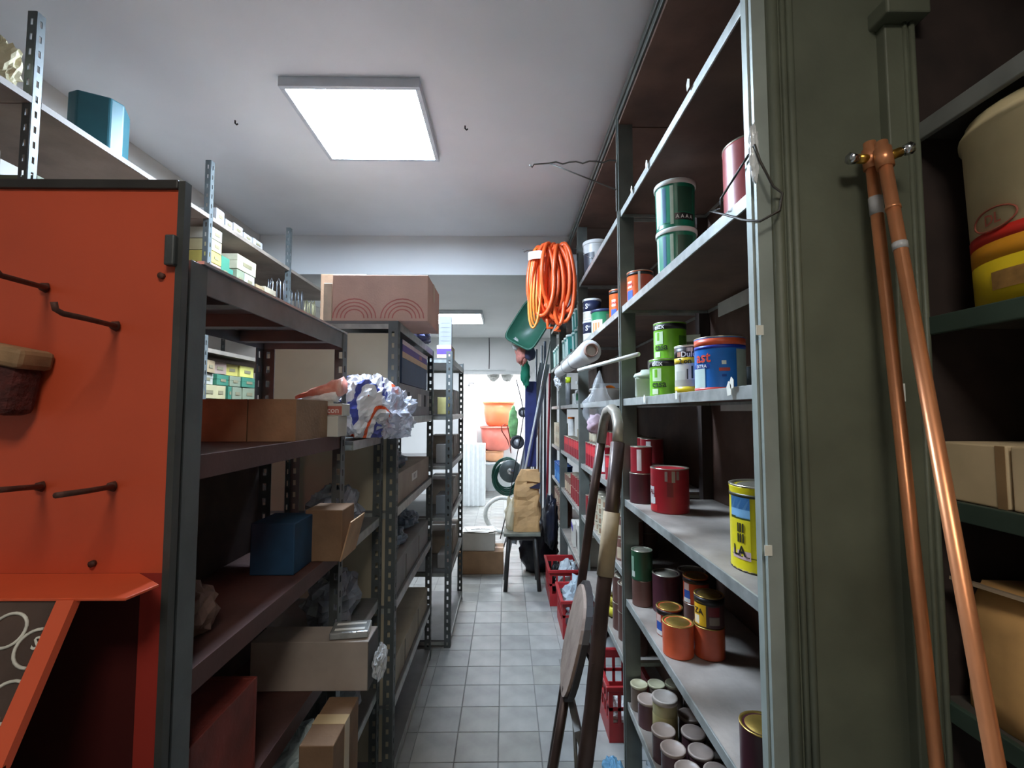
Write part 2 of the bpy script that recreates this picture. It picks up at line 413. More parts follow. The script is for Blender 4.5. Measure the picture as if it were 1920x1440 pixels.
# --- tall rack along the left wall
L4Z = [0.25, 0.55, 0.83, 1.105, 1.575, 1.90, 2.225, 2.575]
WOODSH = mat((132, 118, 108), 0.7, 0, 0.18, 5, 0.1)
PALE = mat((120, 110, 98), 0.6, 0, 0.15, 8)
wl = thing('wall_shelving', 'tall shelving with long boards and thin slotted uprights against the wall', 'shelving', (-1.5, 0.55, 0))
LY = [0.58, 1.45, 2.34, 3.22, 4.1]
for y in LY:
    post_s(2.56, 1, 1, (-0.45, y - 0.55, 0), wl, w=0.028)
    post_s(2.86, -1, 1, (0.0, y - 0.55, 0), wl, w=0.028)
for z in L4Z:
    for k in range(4):
        s = G().box(-0.45, LY[k] - 0.55 + 0.004, z - 0.02, -0.004, LY[k+1] - 0.55, z).build('shelf', WOODSH, wl)
        G().box(-0.0035, LY[k] - 0.55 + 0.03, z - 0.02, 0.001, LY[k+1] - 0.55, z + 0.001).build('front_lip', PALE, s)

# --- dark green column and the recessed shelves on the near right
OLIVE = mat((92, 96, 80), 0.55, 0, 0.14, 5, 0.12, 40)
YC = 0.93
cl = G().box(0.545, YC, 0, 0.832, YC + 0.10, CEIL)
column = struct(cl.build('wall_column', OLIVE))
for x, r in ((0.556, 0.011), (0.578, 0.006), (0.592, 0.008)):
    G().tube([(x, YC - 0.001, 0.0), (x, YC - 0.001, CEIL)], r, 10).build('moulding', OLIVE, column)
p = at(1660, 45, Y=YC - 0.02)
G().box(p.x - 0.004, YC - 0.022, 0, 0.834, YC + 0.02, p.z).build('moulding', OLIVE, column, bevel=0.003)
for dx, r in ((0.036, 0.0045), (0.050, 0.006)):
    G().tube([(p.x + dx, YC - 0.023, 0), (p.x + dx, YC - 0.023, p.z)], r, 8).build('moulding', OLIVE, column)
G().box(p.x - 0.02, YC - 0.05, p.z, 0.85, YC + 0.02, p.z + 0.035).build('ledge', OLIVE, column, bevel=0.004)
G().box(at(1693, 724, Y=YC - 0.024).x - 0.003, YC - 0.0245, 1.60, at(1693, 724, Y=YC - 0.024).x + 0.004, YC - 0.022, 1.635).build('paper_scrap', PAPER, column)
NZ = [0.35, 0.70, 1.035, 1.413, 1.765, 2.16, 2.62]
GREENSH = mat((58, 76, 66), 0.5, 0.1, 0.15, 6, 0.06)
nr = thing('recessed_shelving', 'dark green recessed shelves beside the column, holding a big paint drum', 'shelving', (0.832, -0.45, 0))
for z in NZ:
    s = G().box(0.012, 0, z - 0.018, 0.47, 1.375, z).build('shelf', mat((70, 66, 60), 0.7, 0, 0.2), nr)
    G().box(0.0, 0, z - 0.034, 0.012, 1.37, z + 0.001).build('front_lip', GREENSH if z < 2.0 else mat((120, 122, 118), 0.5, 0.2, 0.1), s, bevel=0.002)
for y in (0.0, 1.345):
    if y == 0: G().box(0.014, y, 0, 0.04, y + 0.03, 2.9).build('post', GREENSH, nr)
    G().box(0.43, y, 0, 0.47, y + 0.03, 2.9).build('post', GREENSH, nr)
DKB = mat((48, 36, 32), 0.8, 0, 0.2)  # darkness of the recess put into the panel colour
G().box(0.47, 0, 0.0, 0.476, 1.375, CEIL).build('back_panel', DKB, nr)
G().box(0.004, 1.3765, 0.0, 0.476, 1.380, CEIL).build('added_end_panel', DKB, nr)  # added dark sheet closing the gap, stands in for shade
# ------------------------------------------------------------------ tins, tubs and jars
CANS = {}
def can(label, p, r, h, spec, cat='paint can', name='paint_can', group=None, turn=0.0):
    """spec: body colour, lid ('tin'/'gold'/colour), bands [(z0,z1,colour,a0,a1)], texts [(string,size,z,angle,colour)], taper"""
    key = (round(r, 4), round(h, 4), id(spec))
    if key not in CANS:
        tp = spec.get('taper', 1.0); sh = spec.get('metal', 0.0); rg = spec.get('rough', 0.35)
        r0 = r * tp; parts = []
        rad = lambda z: r0 + (r - r0) * min(1, max(0, z / h))
        b = G().lathe([(r0*0.94, 0.002), (r0, 0.0), (r0*1.012, 0.003), (r0, 0.006), (rad(h*0.94), h*0.94), (r*1.012, h*0.965), (r*1.012, h*0.98), (r*0.96, h*0.98)], 28)
        parts.append(('body', b.mesh(mat(spec['body'], rg, sh, spec.get('var', 0.08), 18, 0.0)), None))
        ld = spec.get('lid', 'tin')
        if ld == 'tin' or ld == 'gold':
            lm = TINLID if ld == 'tin' else GOLD
            l = G().lathe([(r*1.0, h*0.975), (r*1.022, h*0.985), (r*1.02, h), (r*0.90, h), (r*0.87, h*0.975), (r*0.80, h*0.972), (r*0.77, h*0.985), (0.0001, h*0.985)], 28)
            parts.append(('lid', l.mesh(lm), None))
        elif ld == 'open':
            l = G().lathe([(r*1.0, h*0.975), (r*1.022, h*0.985), (r*1.015, h), (r*0.86, h*0.995), (r*0.83, h*0.96), (0.0001, h*0.955)], 28)
            parts.append(('rim', l.mesh(TINLID), None))
        else:
            l = G().lathe([(r*1.03, h*0.90), (r*1.05, h*0.905), (r*1.05, h*0.985), (r*1.02, h), (r*0.88, h), (r*0.86, h*0.985), (0.0001, h*0.985)], 28)
            parts.append(('lid', l.mesh(mat(ld, 0.4, 0, 0.05)), None))
        for z0, z1, c, a0, a1 in spec.get('bands', []):
            ra, rb = rad(z0 * h) + 0.0009, rad(z1 * h) + 0.0009
            n = max(3, int((a1 - a0) / 12))
            parts.append(('label', G().lathe([(ra, z0*h), (rb, z1*h)], n, a0=a0, a1=a1).mesh(mat(c, 0.4, 0, 0.05, 30)), None))
        for st, sz, zz, an, c in spec.get('texts', []):
            parts.append(('lettering', text_mesh(st, sz, c, rad(zz*h) + 0.0018), (zz * h, an)))
        if spec.get('bail'):
            w = [(r*1.03*math.sin(R(a)), -r*0.2 - r*0.98*math.cos(R(a))*0.9, h*0.82 - 0.35*h*math.cos(R(a))) for a in range(-90, 91, 15)]
            parts.append(('handle', G().tube(w, 0.0016, 6).mesh(CHROME), None))
        CANS[key] = parts
    t = thing(name, label, cat, p, face_cam(p) + R(turn), group)
    last = None
    for nm, me, xf in CANS[key]:
        par = t
        o = put(nm, me, last if (nm == 'lettering' and last is not None) else t)
        if nm == 'label': last = o
        if xf: o.location = (0, 0, xf[0]); o.rotation_euler = (0, 0, R(xf[1]))
    return t
def on(px, X, z):                                             # point on a shelf top below pixel column px at depth X
    d = ray(px, 772); return Vector((X, X * d.y / d.x, z + 0.0008))
def onb(px, X, z, r, bay):                                    # the same, kept between the posts of a bay
    p = on(px, X, z); d = ray(px, 772); lo, hi = PYS[bay] + 0.03 + r, PYS[bay + 1] - 0.03 - r
    y = min(max(p.y, lo), hi)
    return Vector((max(FX + 0.012 + r, y * d.x / d.y), y, z + 0.0008))
ORD = ['first', 'second', 'third', 'fourth', 'fifth', 'sixth', 'seventh', 'eighth', 'ninth', 'tenth', 'eleventh', 'twelfth']
POSTN = {0: 'column', 1: 'second post', 2: 'third post', 3: 'fourth post'}

S = {}
S['teal_tub'] = dict(body=(20, 120, 92), lid=(224, 228, 222), taper=0.95, bands=[(0.10, 0.86, (22, 134, 100), -62, -18), (0.06, 0.86, (214, 226, 216), -72, -62), (0.12, 0.84, (30, 92, 128), -42, -30), (0.06, 0.86, (190, 214, 196), -18, -8), (0.3, 0.82, (40, 84, 66), 4, 52), (0.14, 0.28, (28, 34, 34), -6, 58)],
   texts=[('A A A A', 0.018, 0.2, 24, (220, 224, 220))])
S['lime'] = dict(body=(116, 186, 40), lid='tin', bands=[(0.80, 0.95, (26, 26, 28), -180, 180), (0.40, 0.74, (206, 232, 190), -58, -22), (0.50, 0.72, (116, 186, 40), -48, -36), (0.05, 0.2, (214, 230, 196), -60, -34), (0.32, 0.62, (70, 120, 44), 34, 70), (0.1, 0.32, (176, 184, 166), 32, 74)],
   texts=[('elux', 0.026, 0.875, -38, (236, 238, 236)), ('casa', 0.034, 0.32, -32, (36, 60, 24))])
S['white2in1'] = dict(body=(222, 222, 210), lid='tin', bands=[(0.74, 0.96, (34, 26, 30), -180, 180), (0.62, 0.74, (226, 196, 40), -180, 180), (0.02, 0.14, (232, 206, 30), -180, 180), (0.14, 0.28, (186, 184, 170), -180, 40), (0.28, 0.46, (200, 202, 190), -60, -20), (0.29, 0.5, (60, 64, 60), -14, -9), (0.3, 0.56, (40, 50, 40), 2, 8), (0.76, 0.86, (206, 150, 130), -52, -34), (0.86, 0.94, (210, 206, 200), -14, 8)],
   texts=[('Dulux', 0.024, 0.80, 0, (244, 244, 240)), ('2 on 1', 0.022, 0.66, -10, (30, 30, 28))])
S['blue_pot'] = dict(body=(28, 110, 196), lid='tin', bands=[(0.84, 0.965, (222, 92, 54), -180, 180), (0.78, 0.84, (28, 58, 170), -180, 180), (0.0, 0.07, (206, 70, 62), -180, 180), (0.06, 0.42, (192, 214, 208), -78, -34), (0.42, 0.5, (24, 60, 150), -70, -22), (0.06, 0.76, (170, 184, 172), 38, 80), (0.36, 0.42, (176, 74, 70), -2, 22), (0.48, 0.55, (224, 232, 220), 4, 14), (0.26, 0.30, (24, 70, 150), 4, 14)],
   texts=[('ast', 0.042, 0.62, -40, (224, 70, 40)), ('EXTRA', 0.012, 0.46, -45, (236, 240, 240))])
S['orange'] = dict(body=(226, 96, 34), lid='tin', bands=[(0.86, 0.96, (38, 34, 32), -180, 180), (0.08, 0.38, (60, 96, 196), -70, -34), (0.02, 0.1, (232, 232, 228), -72, -30), (0.46, 0.68, (240, 206, 190), -66, -38), (0.0, 0.95, (214, 208, 204), -8, 2), (0.2, 0.84, (196, 90, 72), 2, 70)],
   texts=[('EMA', 0.018, 0.57, -52, (226, 60, 40)), ('A', 0.02, 0.3, 22, (236, 224, 216))])
S['red'] = dict(body=(156, 34, 42), lid='open', bands=[(0.18, 0.58, (206, 200, 198), -78, -52), (0.04, 0.18, (196, 40, 46), -76, -40), (0.20, 0.34, (238, 236, 232), -70, -48), (0.38, 0.7, (118, 22, 30), -8, 10), (0.72, 0.94, (150, 130, 124), -14, -6), (0.70, 0.95, (168, 150, 140), 6, 16), (0.76, 0.95, (150, 130, 120), 20, 28)],
   texts=[('AL', 0.026, 0.45, -62, (120, 20, 26))])
S['yellow'] = dict(body=(216, 200, 30), lid='tin', var=0.05, bands=[(0.86, 0.90, (60, 56, 30), -180, 180), (0.62, 0.86, (128, 178, 214), -66, -24), (0.72, 0.86, (60, 130, 196), -66, -24), (0.60, 0.63, (70, 80, 30), -66, -24), (0.18, 0.6, (222, 206, 40), -66, -24), (0.14, 0.24, (206, 176, 178), -62, -24), (0.17, 0.18, (60, 60, 30), -66, 100), (0.0, 0.02, (60, 52, 20), -180, 180)],
   texts=[('III', 0.03, 0.5, -42, (28, 28, 20)), ('III', 0.03, 0.38, -42, (28, 28, 20)), ('LA', 0.034, 0.23, -46, (24, 24, 20))])
S['orange_tin'] = dict(body=(206, 92, 58), lid='gold', rough=0.3, bands=[])
S['label_tin'] = dict(body=(196, 78, 48), lid='gold', rough=0.3, bands=[(0.78, 0.95, (30, 24, 22), -180, 180), (0.20, 0.5, (52, 92, 176), -70, -36), (0.5, 0.76, (216, 186, 176), -70, -40), (0.04, 0.2, (224, 222, 216), -74, -34)], texts=[])
S['yellow_tin'] = dict(body=(94, 66, 66), lid='gold', rough=0.3, bands=[(0.74, 0.95, (26, 22, 20), -180, 180), (0.04, 0.74, (224, 172, 36), -70, -12), (0.08, 0.36, (216, 210, 196), -66, -40), (0.4, 0.7, (132, 44, 50), -4, 40), (0.12, 0.38, (150, 134, 120), 0, 40)],
   texts=[('ZA', 0.026, 0.5, -44, (40, 34, 20))])
S['jar'] = dict(body=(120, 104, 92), lid=(196, 190, 156), rough=0.25)
S['jar_dark'] = dict(body=(92, 62, 66), lid=(172, 154, 142), rough=0.25)
S['jar_big'] = dict(body=(186, 176, 128), lid=(190, 178, 166), rough=0.2, bands=[(0.12, 0.66, (196, 184, 126), -90, 90)], texts=[('2', 0.02, 0.4, 14, (110, 96, 60))])
S['brown_tin'] = dict(body=(104, 74, 66), lid='tin', rough=0.3)
S['green_tin'] = dict(body=(44, 80, 56), lid='tin', rough=0.3, bands=[(0.3, 0.8, (120, 150, 128), -70, -46), (0.1, 0.3, (190, 196, 186), -66, -40)])
S['purple'] = dict(body=(74, 40, 48), lid='tin', rough=0.3)
S['navy_tub'] = dict(body=(206, 204, 196), lid=(226, 228, 228), bands=[(0.42, 0.9, (38, 44, 72), -180, 180), (0.1, 0.36, (196, 192, 176), -70, 60)], texts=[('S', 0.05, 0.64, -36, (226, 228, 230))])
S['green_orange'] = dict(body=(46, 128, 88), lid=(52, 60, 92), bands=[(0.06, 0.6, (226, 222, 196), -70, -4), (0.1, 0.5, (222, 140, 90), -56, -18), (0.06, 0.8, (132, 150, 126), 14, 60)])
S['white_pail'] = dict(body=(212, 214, 212), lid=(228, 230, 228), taper=0.9, bail=True, bands=[(0.05, 0.66, (56, 58, 66), -80, -6), (0.12, 0.5, (120, 122, 124), -4, 6)])
S['red_tall'] = dict(body=(146, 30, 44), lid='tin', bands=[(0.08, 0.9, (222, 218, 214), -30, -6), (0.5, 0.9, (206, 60, 66), -70, -34)])
S['red_small'] = dict(body=(140, 36, 44), lid='tin', bands=[(0.10, 0.9, (214, 206, 202), -24, 0)])
S['tan_tin'] = dict(body=(128, 92, 80), lid='tin', bands=[(0.1, 0.6, (196, 178, 150), -60, -20)])
S['blue_can'] = dict(body=(40, 110, 186), lid=(50, 96, 170), bands=[(0.1, 0.5, (96, 160, 216), -60, 0)])
S['teal_far'] = dict(body=(46, 128, 120), lid=(196, 214, 210), taper=0.94, bands=[(0.1, 0.8, (186, 212, 206), -72, -50), (0.2, 0.34, (30, 44, 44), -30, 50)])
S['spray'] = dict(body=(226, 226, 222), lid=(232, 120, 40), rough=0.3)
S['cream_tin'] = dict(body=(196, 186, 160), lid='tin', bands=[(0.2, 0.7, (150, 120, 96), -50, 10)])

Z1, Z2 = RZ1, RZ2
# bay beside the column ---------------------------------------------------
can('red canister half hidden behind the pale post by the column', onb(1432, 0.70, Z1[4], 0.085, 0), 0.085, 0.27, dict(body=(186, 92, 92), lid='tin'), 'canister', 'canister')
pt = on(1275, 0.615, Z1[4]); tub_h = 0.172
can('green and white paint tub with white lid, lower of the two stacked', pt, 0.068, tub_h, S['teal_tub'], 'paint tub', 'paint_tub')
can('green and white paint tub with white lid, standing on an identical tub', pt + Vector((-0.002, 0.002, tub_h + 0.001)), 0.069, tub_h, S['teal_tub'], 'paint tub', 'paint_tub', turn=4)
can('orange paint can with black rim and blue patch below the green tubs', onb(1203, 0.59, Z1[4], 0.055, 0), 0.055, 0.135, S['orange'])
can('small orange can with a black lid behind the bigger orange can', onb(1208, 0.64, Z1[4], 0.052, 1) , 0.052, 0.19, dict(body=(214, 92, 48), lid=(40, 38, 40)), group=None)
pl = on(1250, 0.595, Z1[3]); hl = 0.136; rl = 0.0585
can('lime green paint can with black band, bottom of the stack beside the milky tub', pl, rl, hl, S['lime'], turn=6)
can('lime green paint can squeezed between another lime can and the white and yellow can', on(1283, 0.69, Z1[3]), rl, hl, S['lime'], turn=-14)
can('lime green paint can with black band, on top of the lime stack', pl + Vector((0.02, 0.008, hl + 0.001)), rl, hl, S['lime'], turn=-2)
can('white and yellow enamel can with black top band next to the blue pot', on(1297, 0.575, Z1[3]), 0.047, 0.147, S['white2in1'])
can('big blue paint pot with orange rim and grey text panel', on(1352, 0.605, Z1[3]), 0.0665, 0.150, S['blue_pot'])
can('small grey tin in the shade between blue pot and column', on(1413, 0.725, Z1[3]), 0.035, 0.075, dict(body=(136, 140, 138), lid='tin'))
# milky tub
p = on(1213, 0.585, Z1[3])
t = thing('food_tub', 'milky square plastic tub with domed lid beside the lime cans', 'tub', p, face_cam(p))
MILK = mat((196, 204, 190), 0.35, 0, 0.05, 10, alpha=0.85)
G().prism([(-0.045,-0.04),(0.045,-0.04),(0.045,0.04),(-0.045,0.04)], 0, 0.085).build('body', MILK, t, bevel=0.008)
G().lathe([(0.05, 0.084), (0.052, 0.092), (0.046, 0.102), (0.026, 0.108), (0.02, 0.118), (0.0001, 0.12)], 20).build('lid', MILK, t)
p = on(1190, 0.60, Z1[3])
tag(G().blob((0, 0, 0.024), 0.024, 0.024, 0.03, 0.3, 3, 4, fine=0.15).build('crumpled_wrapper', film((220, 226, 228), 0.8), None, p), 'crumpled silvery wrapper beside the milky tub', 'wrapper')
p = on(1228, 0.75, Z1[3])
t = thing('carton', 'grey upright carton with white end behind the lime cans', 'box', p, face_cam(p))
G().box(-0.03, -0.03, 0, 0.03, 0.03, 0.2).build('body', mat((128, 120, 108), 0.8), t, bevel=0.001); G().box(-0.024, -0.0315, 0.155, 0.024, -0.0302, 0.197).build('label', PAPER, t)
p = on(1302, 0.80, Z1[3])
t = thing('carton', 'tall dark grey carton with white top edge behind the lime stack', 'box', p, face_cam(p))
G().box(-0.03, -0.03, 0, 0.03, 0.03, 0.27).build('body', mat((110, 104, 94), 0.8), t, bevel=0.001); G().box(-0.03, -0.0315, 0.24, 0.03, -0.0302, 0.268).build('label', PAPER, t)
# shelf below: red can, yellow can
can('single dark red open paint can with white label and drips', on(1253, 0.64, Z1[2]), 0.0715, 0.168, S['red'])
can('yellow paint can with blue sky label next to the column', on(1430, 0.648, Z1[2]), 0.082, 0.205, S['yellow'])
p = onb(1200, 0.64, Z1[2], 0.05, 0)
can('dark maroon can under a red can behind the second post', p, 0.05, 0.125, dict(body=(70, 36, 40), lid='tin'))
can('red can with white stripe on top of a maroon can behind the second post', p + Vector((0, 0, 0.126)), 0.045, 0.11, S['red_small'])
# shelf of orange tins
zt = Z1[1]; q = []
base = {}
for nm, lab, px, py, r, h, sp in (
   ('a', 'small tin with blue and white label and gold lid, leftmost of the orange cluster', 1256, 1198, 0.046, 0.098, 'label_tin'),
   ('b', 'plain orange tin with gold lid at the front of the cluster', 1274, 1238, 0.050, 0.104, 'orange_tin'),
   ('c', 'plain orange tin carrying a yellow labelled tin on its lid', 1329, 1240, 0.049, 0.100, 'orange_tin'),
   ('d', 'brown tin under the blue labelled tin at the back of the orange cluster', 1307, 1188, 0.046, 0.098, 'brown_tin')):
    fpt = at(px, py, Z=zt); d = Vector((fpt.x, fpt.y, 0)).normalized()
    c = Vector((fpt.x, fpt.y, zt + 0.0008)) + d * r * 0.94
    base[nm] = (c, r, h)
# keep the four tins apart
for it in range(80):
    ks = list(base)
    for i in range(4):
        for j in range(i + 1, 4):
            (c1, r1, h1), (c2, r2, h2) = base[ks[i]], base[ks[j]]
            dv = Vector((c2.x - c1.x, c2.y - c1.y, 0)); ov = (r1 + r2) * 1.03 - dv.length
            if ov > 0:
                dv.normalize(); base[ks[i]] = (c1 - dv * ov * 0.5, r1, h1); base[ks[j]] = (c2 + dv * ov * 0.5, r2, h2)
for nm, lab, sp in (('a', 'small tin with blue and white label and gold lid, beside the front orange tin', 'label_tin'), ('b', 'plain orange tin with bare gold lid in the tin cluster', 'orange_tin'),
   ('c', 'plain orange tin carrying a yellow labelled tin on its lid', 'orange_tin'), ('d', 'brown tin beneath a blue labelled tin at the back of the cluster', 'brown_tin')):
    c, r, h = base[nm]; can(lab, c, r, h, S[sp], 'tin', 'paint_tin')
c, r, h = base['c']; can('tin with yellow label and black band stacked on a plain orange tin', c + Vector((0.002, 0.0, h + 0.001)), 0.047, 0.098, S['yellow_tin'], 'tin', 'paint_tin')
c, r, h = base['d']; can('tin with blue and white label stacked on a brown tin', c + Vector((0.0, 0.0, h + 0.001)), 0.046, 0.096, S['label_tin'], 'tin', 'paint_tin', turn=8)
f = at(1196, 1125, Z=zt); c = onb(1199, 0.6, zt, 0.044, 0)
can('dark brown tin with bright lid next to the second post', c, 0.042, 0.105, S['brown_tin'], 'tin', 'paint_tin')
can('green tin with pale label balanced on the dark brown tin', c + Vector((0, 0, 0.106)), 0.044, 0.12, S['green_tin'], 'tin', 'paint_tin')
for k, (px, X) in enumerate(((1243, 0.66), (1290, 0.78))):
    can(('dark purple can deep in the shelf above the orange tins, beside the green tin', 'dark purple can against the back post above the orange tins')[k], onb(px, X, zt, 0.055, 0), 0.055, 0.15, S['purple'])
f = at(1430, 1475, Z=zt)
can('dark tin with worn gold lid against the column', f + Vector((0.02, 0.03, 0.0008)), 0.048, 0.11, dict(body=(60, 26, 36), lid='gold'), 'tin', 'paint_tin')
# jars on the lowest board
z0 = Z1[0]; JH = 0.10; placed = []
def jar(px, py, r, h, sp, lab, grp):
    c = at(px, py, Z=z0 + h); c.z = z0 + 0.0008; placed.append([c, r, h, sp, lab, grp])
jar(1248, 1312, 0.045, 0.165, 'jar_big', 'tall cloudy jar of yellowish paste towering over the other jars', None)
for px, py in ((1203, 1279), (1243, 1278), (1232, 1252), (1193, 1252), (1222, 1232)):
    jar(px, py, 0.034, JH, 'jar', 'short jar with a pale cream lid on the lowest board', 'cream lidded jars on the lowest board')
for px, py in ((1212, 1310), (1286, 1340), (1262, 1402), (1314, 1408), (1290, 1442), (1345, 1446), (1225, 1360), (1300, 1372)):
    jar(px, py, 0.040, JH, 'jar_dark', 'short brown jar with a pinkish grey lid on the lowest board', 'pinkish lidded jars on the lowest board')

for it in range(300):
    for i in range(len(placed)):
        for j in range(i):
            A, B_ = placed[i], placed[j]; dv = Vector((A[0].x - B_[0].x, A[0].y - B_[0].y, 0)); ov = (A[1] + B_[1]) * 1.08 - dv.length
            if ov > 0:
                dv.normalize(); A[0] += dv * ov * 0.5; B_[0] -= dv * ov * 0.5
    for A in placed:
        A[0].x = max(A[0].x, FX + A[1] * 1.1 + 0.004); A[0].y = min(A[0].y, PYS[1] - 0.03 - A[1])
for c, r, h, sp, lab, grp in placed: can(lab, c, r, h, S[sp], 'jar', 'jar', grp)
# second bay ---------------------------------------------------------------
can('white pail with dark label and wire handle on the highest shelf', onb(1112, 0.64, Z2[5], 0.09, 1), 0.085, 0.255, S['white_pail'], 'pail', 'pail')
pn = onb(1106, 0.60, Z2[4], 0.065, 1)
can('white tub with navy band and round emblem, under another one', pn, 0.062, 0.15, S['navy_tub'], 'paint tub', 'paint_tub')
can('white tub with navy band and round emblem, on top of another one', pn + Vector((0, 0, 0.151)), 0.062, 0.15, S['navy_tub'], 'paint tub', 'paint_tub')
can('green tub with orange round picture and dark blue lid', onb(1133, 0.62, Z2[4], 0.079, 1), 0.075, 0.17, S['green_orange'], 'paint tub', 'paint_tub')
can('orange and white can with blue base showing beside the second post', onb(1163, 0.60, Z2[4], 0.05, 1), 0.05, 0.17, S['orange'], turn=20)
# white bowl with an orange ball
p = on(1139, 0.62, Z2[3])
t = thing('basin', 'white plastic basin on the shelf behind the hanging plastic bag', 'basin', p)
G().lathe([(0.07, 0), (0.10, 0.075), (0.106, 0.078), (0.106, 0.084), (0.098, 0.082), (0.066, 0.008), (0.0001, 0.008)], 28).build('body', mat((222, 220, 216), 0.4, 0, 0.03), t)
tag(G().lathe([(0.0001, 0.0)] + [(0.048*math.sin(R(a)), 0.048 - 0.048*math.cos(R(a))) for a in range(15, 180, 15)] + [(0.0001, 0.096)], 20).build('plastic_float', mat((236, 122, 26), 0.35, 0, 0.03), None, p + Vector((0.014, 0.0, 0.0095))), 'orange plastic ball lying in the white basin', 'ball')
p = on(1110, 0.70, Z2[3]); p.y = 3.14; p.x = 0.66
t = thing('carton', 'dark grey carton with black end behind the plastic bag', 'box', p)
G().box(-0.07, -0.08, 0, 0.10, 0.08, 0.13).build('body', mat((100, 100, 98), 0.8), t, bevel=0.002); G().box(-0.072, -0.06, 0.02, -0.0705, -0.02, 0.1).build('label', BLACK, t)
rnd = random.Random(11)
def row(pxs, X, z, r, h, sp, lab, grp, cat='paint can', name='paint_can', stack=1, jit=0.006, hs=None):
    for px in pxs:
        p = on(px, X + rnd.uniform(-jit, jit), z)
        for k in range(stack): can(lab, p + Vector((0, 0, k * (h + 0.001))), r, h, S[sp], cat, name, grp, rnd.uniform(-15, 15))
def yrow(y0, y1, X, z, r, h, sp, lab, grp, cat='paint can', name='paint_can', stack=1, gap=1.05):
    y = y0 + r; i = 0; bay = max(b for b in range(4) if PYS[b] < y0)
    while y + r <= y1:
        p = Vector((X, y, z + 0.0008)); i += 1
        for k in range(stack):
            lev = ('' if stack == 1 else (', lower' if k == 0 else ', upper') if stack == 2 else ', %s up' % ORD[k])
            can('%s, %s from the %s%s' % (lab, ORD[i - 1], POSTN[bay], lev), p + Vector((0, 0, k * (h + 0.001))), r, h, S[sp], cat, name, grp, rnd.uniform(-12, 12))
        y += 2 * r * gap
G1 = 'red paint cans on the waist high shelf of the paint rack'
yrow(2.15, 2.68, 0.585, Z2[2], 0.051, 0.13, 'red_tall', 'red and white paint can in the front row', 'front row red cans behind the step stool', stack=1)
yrow(2.72, 3.26, 0.585, Z2[2], 0.042, 0.155, 'red_tall', 'tall striped red can under the bag, in front row', 'tall red cans under the hanging bag')
yrow(2.2, 3.2, 0.70, Z2[2], 0.053, 0.115, 'red_small', 'red can in the rear row of red cans', 'second row red cans', stack=2)
yrow(2.15, 2.6, 0.585, Z2[1], 0.050, 0.105, 'tan_tin', 'brown tin with cream label below the red cans', 'brown tins behind the step stool', 'tin', 'paint_tin', 2)
yrow(2.62, 2.95, 0.585, Z2[1], 0.048, 0.055, 'cream_tin', 'flat cream tin in low stacks', 'flat cream tins in low stacks', 'tin', 'paint_tin', 4)
yrow(2.97, 3.26, 0.585, Z2[1], 0.044, 0.15, 'red_small', 'slim red can low by the cream tins', 'slim red cans beside the third post')
yrow(2.3, 3.2, 0.70, Z2[1], 0.05, 0.12, 'brown_tin', 'plain brown tin behind the cream tins', 'rear row brown tins', 'tin', 'paint_tin', 2)
yrow(2.15, 2.50, 0.60, Z2[0], 0.055, 0.13, 'brown_tin', 'brown tin with shiny rim on the lowest shelf', 'brown tins on the lowest shelf', 'tin', 'paint_tin', 2)
# third bay
yrow(3.36, 3.9, 0.60, Z2[4], 0.07, 0.16, 'teal_far', 'teal tub with pale lid below the hose', 'teal tubs below the hanging hose', 'paint tub', 'paint_tub', 2)
yrow(3.95, 4.42, 0.60, Z2[4], 0.075, 0.19, 'teal_far', 'larger teal tub by the last posts', 'larger teal tubs near the fourth post', 'paint tub', 'paint_tub', 1)
yrow(3.36, 4.40, 0.585, Z2[2], 0.045, 0.14, 'red_tall', 'red and white can along the shelf edge', 'red and white cans past the third post')
yrow(3.40, 4.40, 0.70, Z2[2], 0.045, 0.20, 'cream_tin', 'cream labelled can behind the red row', 'cream cans behind the red row')
yrow(3.36, 4.0, 0.585, Z2[1], 0.043, 0.10, 'red_small', 'small red can on the low shelf', 'low red cans past the third post', stack=2)
yrow(4.02, 4.42, 0.585, Z2[1], 0.043, 0.15, 'tan_tin', 'brown can with cream label, low shelf', 'brown cans near the fourth post', 'tin', 'paint_tin')
can('white spray can with an orange cap above the row of red cans', Vector((0.60, 4.30, Z2[2] + 0.1418)), 0.030, 0.17, S['spray'], 'spray can', 'spray_can')
# fourth bay
yrow(4.54, 5.28, 0.60, Z2[4], 0.07, 0.21, 'teal_far', 'teal tub in the last bay', 'teal tubs in the last bay', 'paint tub', 'paint_tub', 1)
yrow(4.54, 5.28, 0.59, Z2[1], 0.06, 0.18, 'blue_can', 'blue can in the last bay', 'blue cans in the last bay')
yrow(4.54, 5.28, 0.59, Z2[2], 0.05, 0.12, 'cream_tin', 'cream tin in the last bay', 'cream tins of the last bay', 'tin', 'paint_tin', 2)
yrow(4.54, 5.28, 0.59, Z2[0], 0.055, 0.14, 'tan_tin', 'brown tin on the lowest shelf, last bay', 'low brown tins of the last bay', 'tin', 'paint_tin', 2)
# ------------------------------------------------------------------ things hanging on and standing before the right rack
ROD = mat((104, 104, 100), 0.5, 0.6, 0.15)
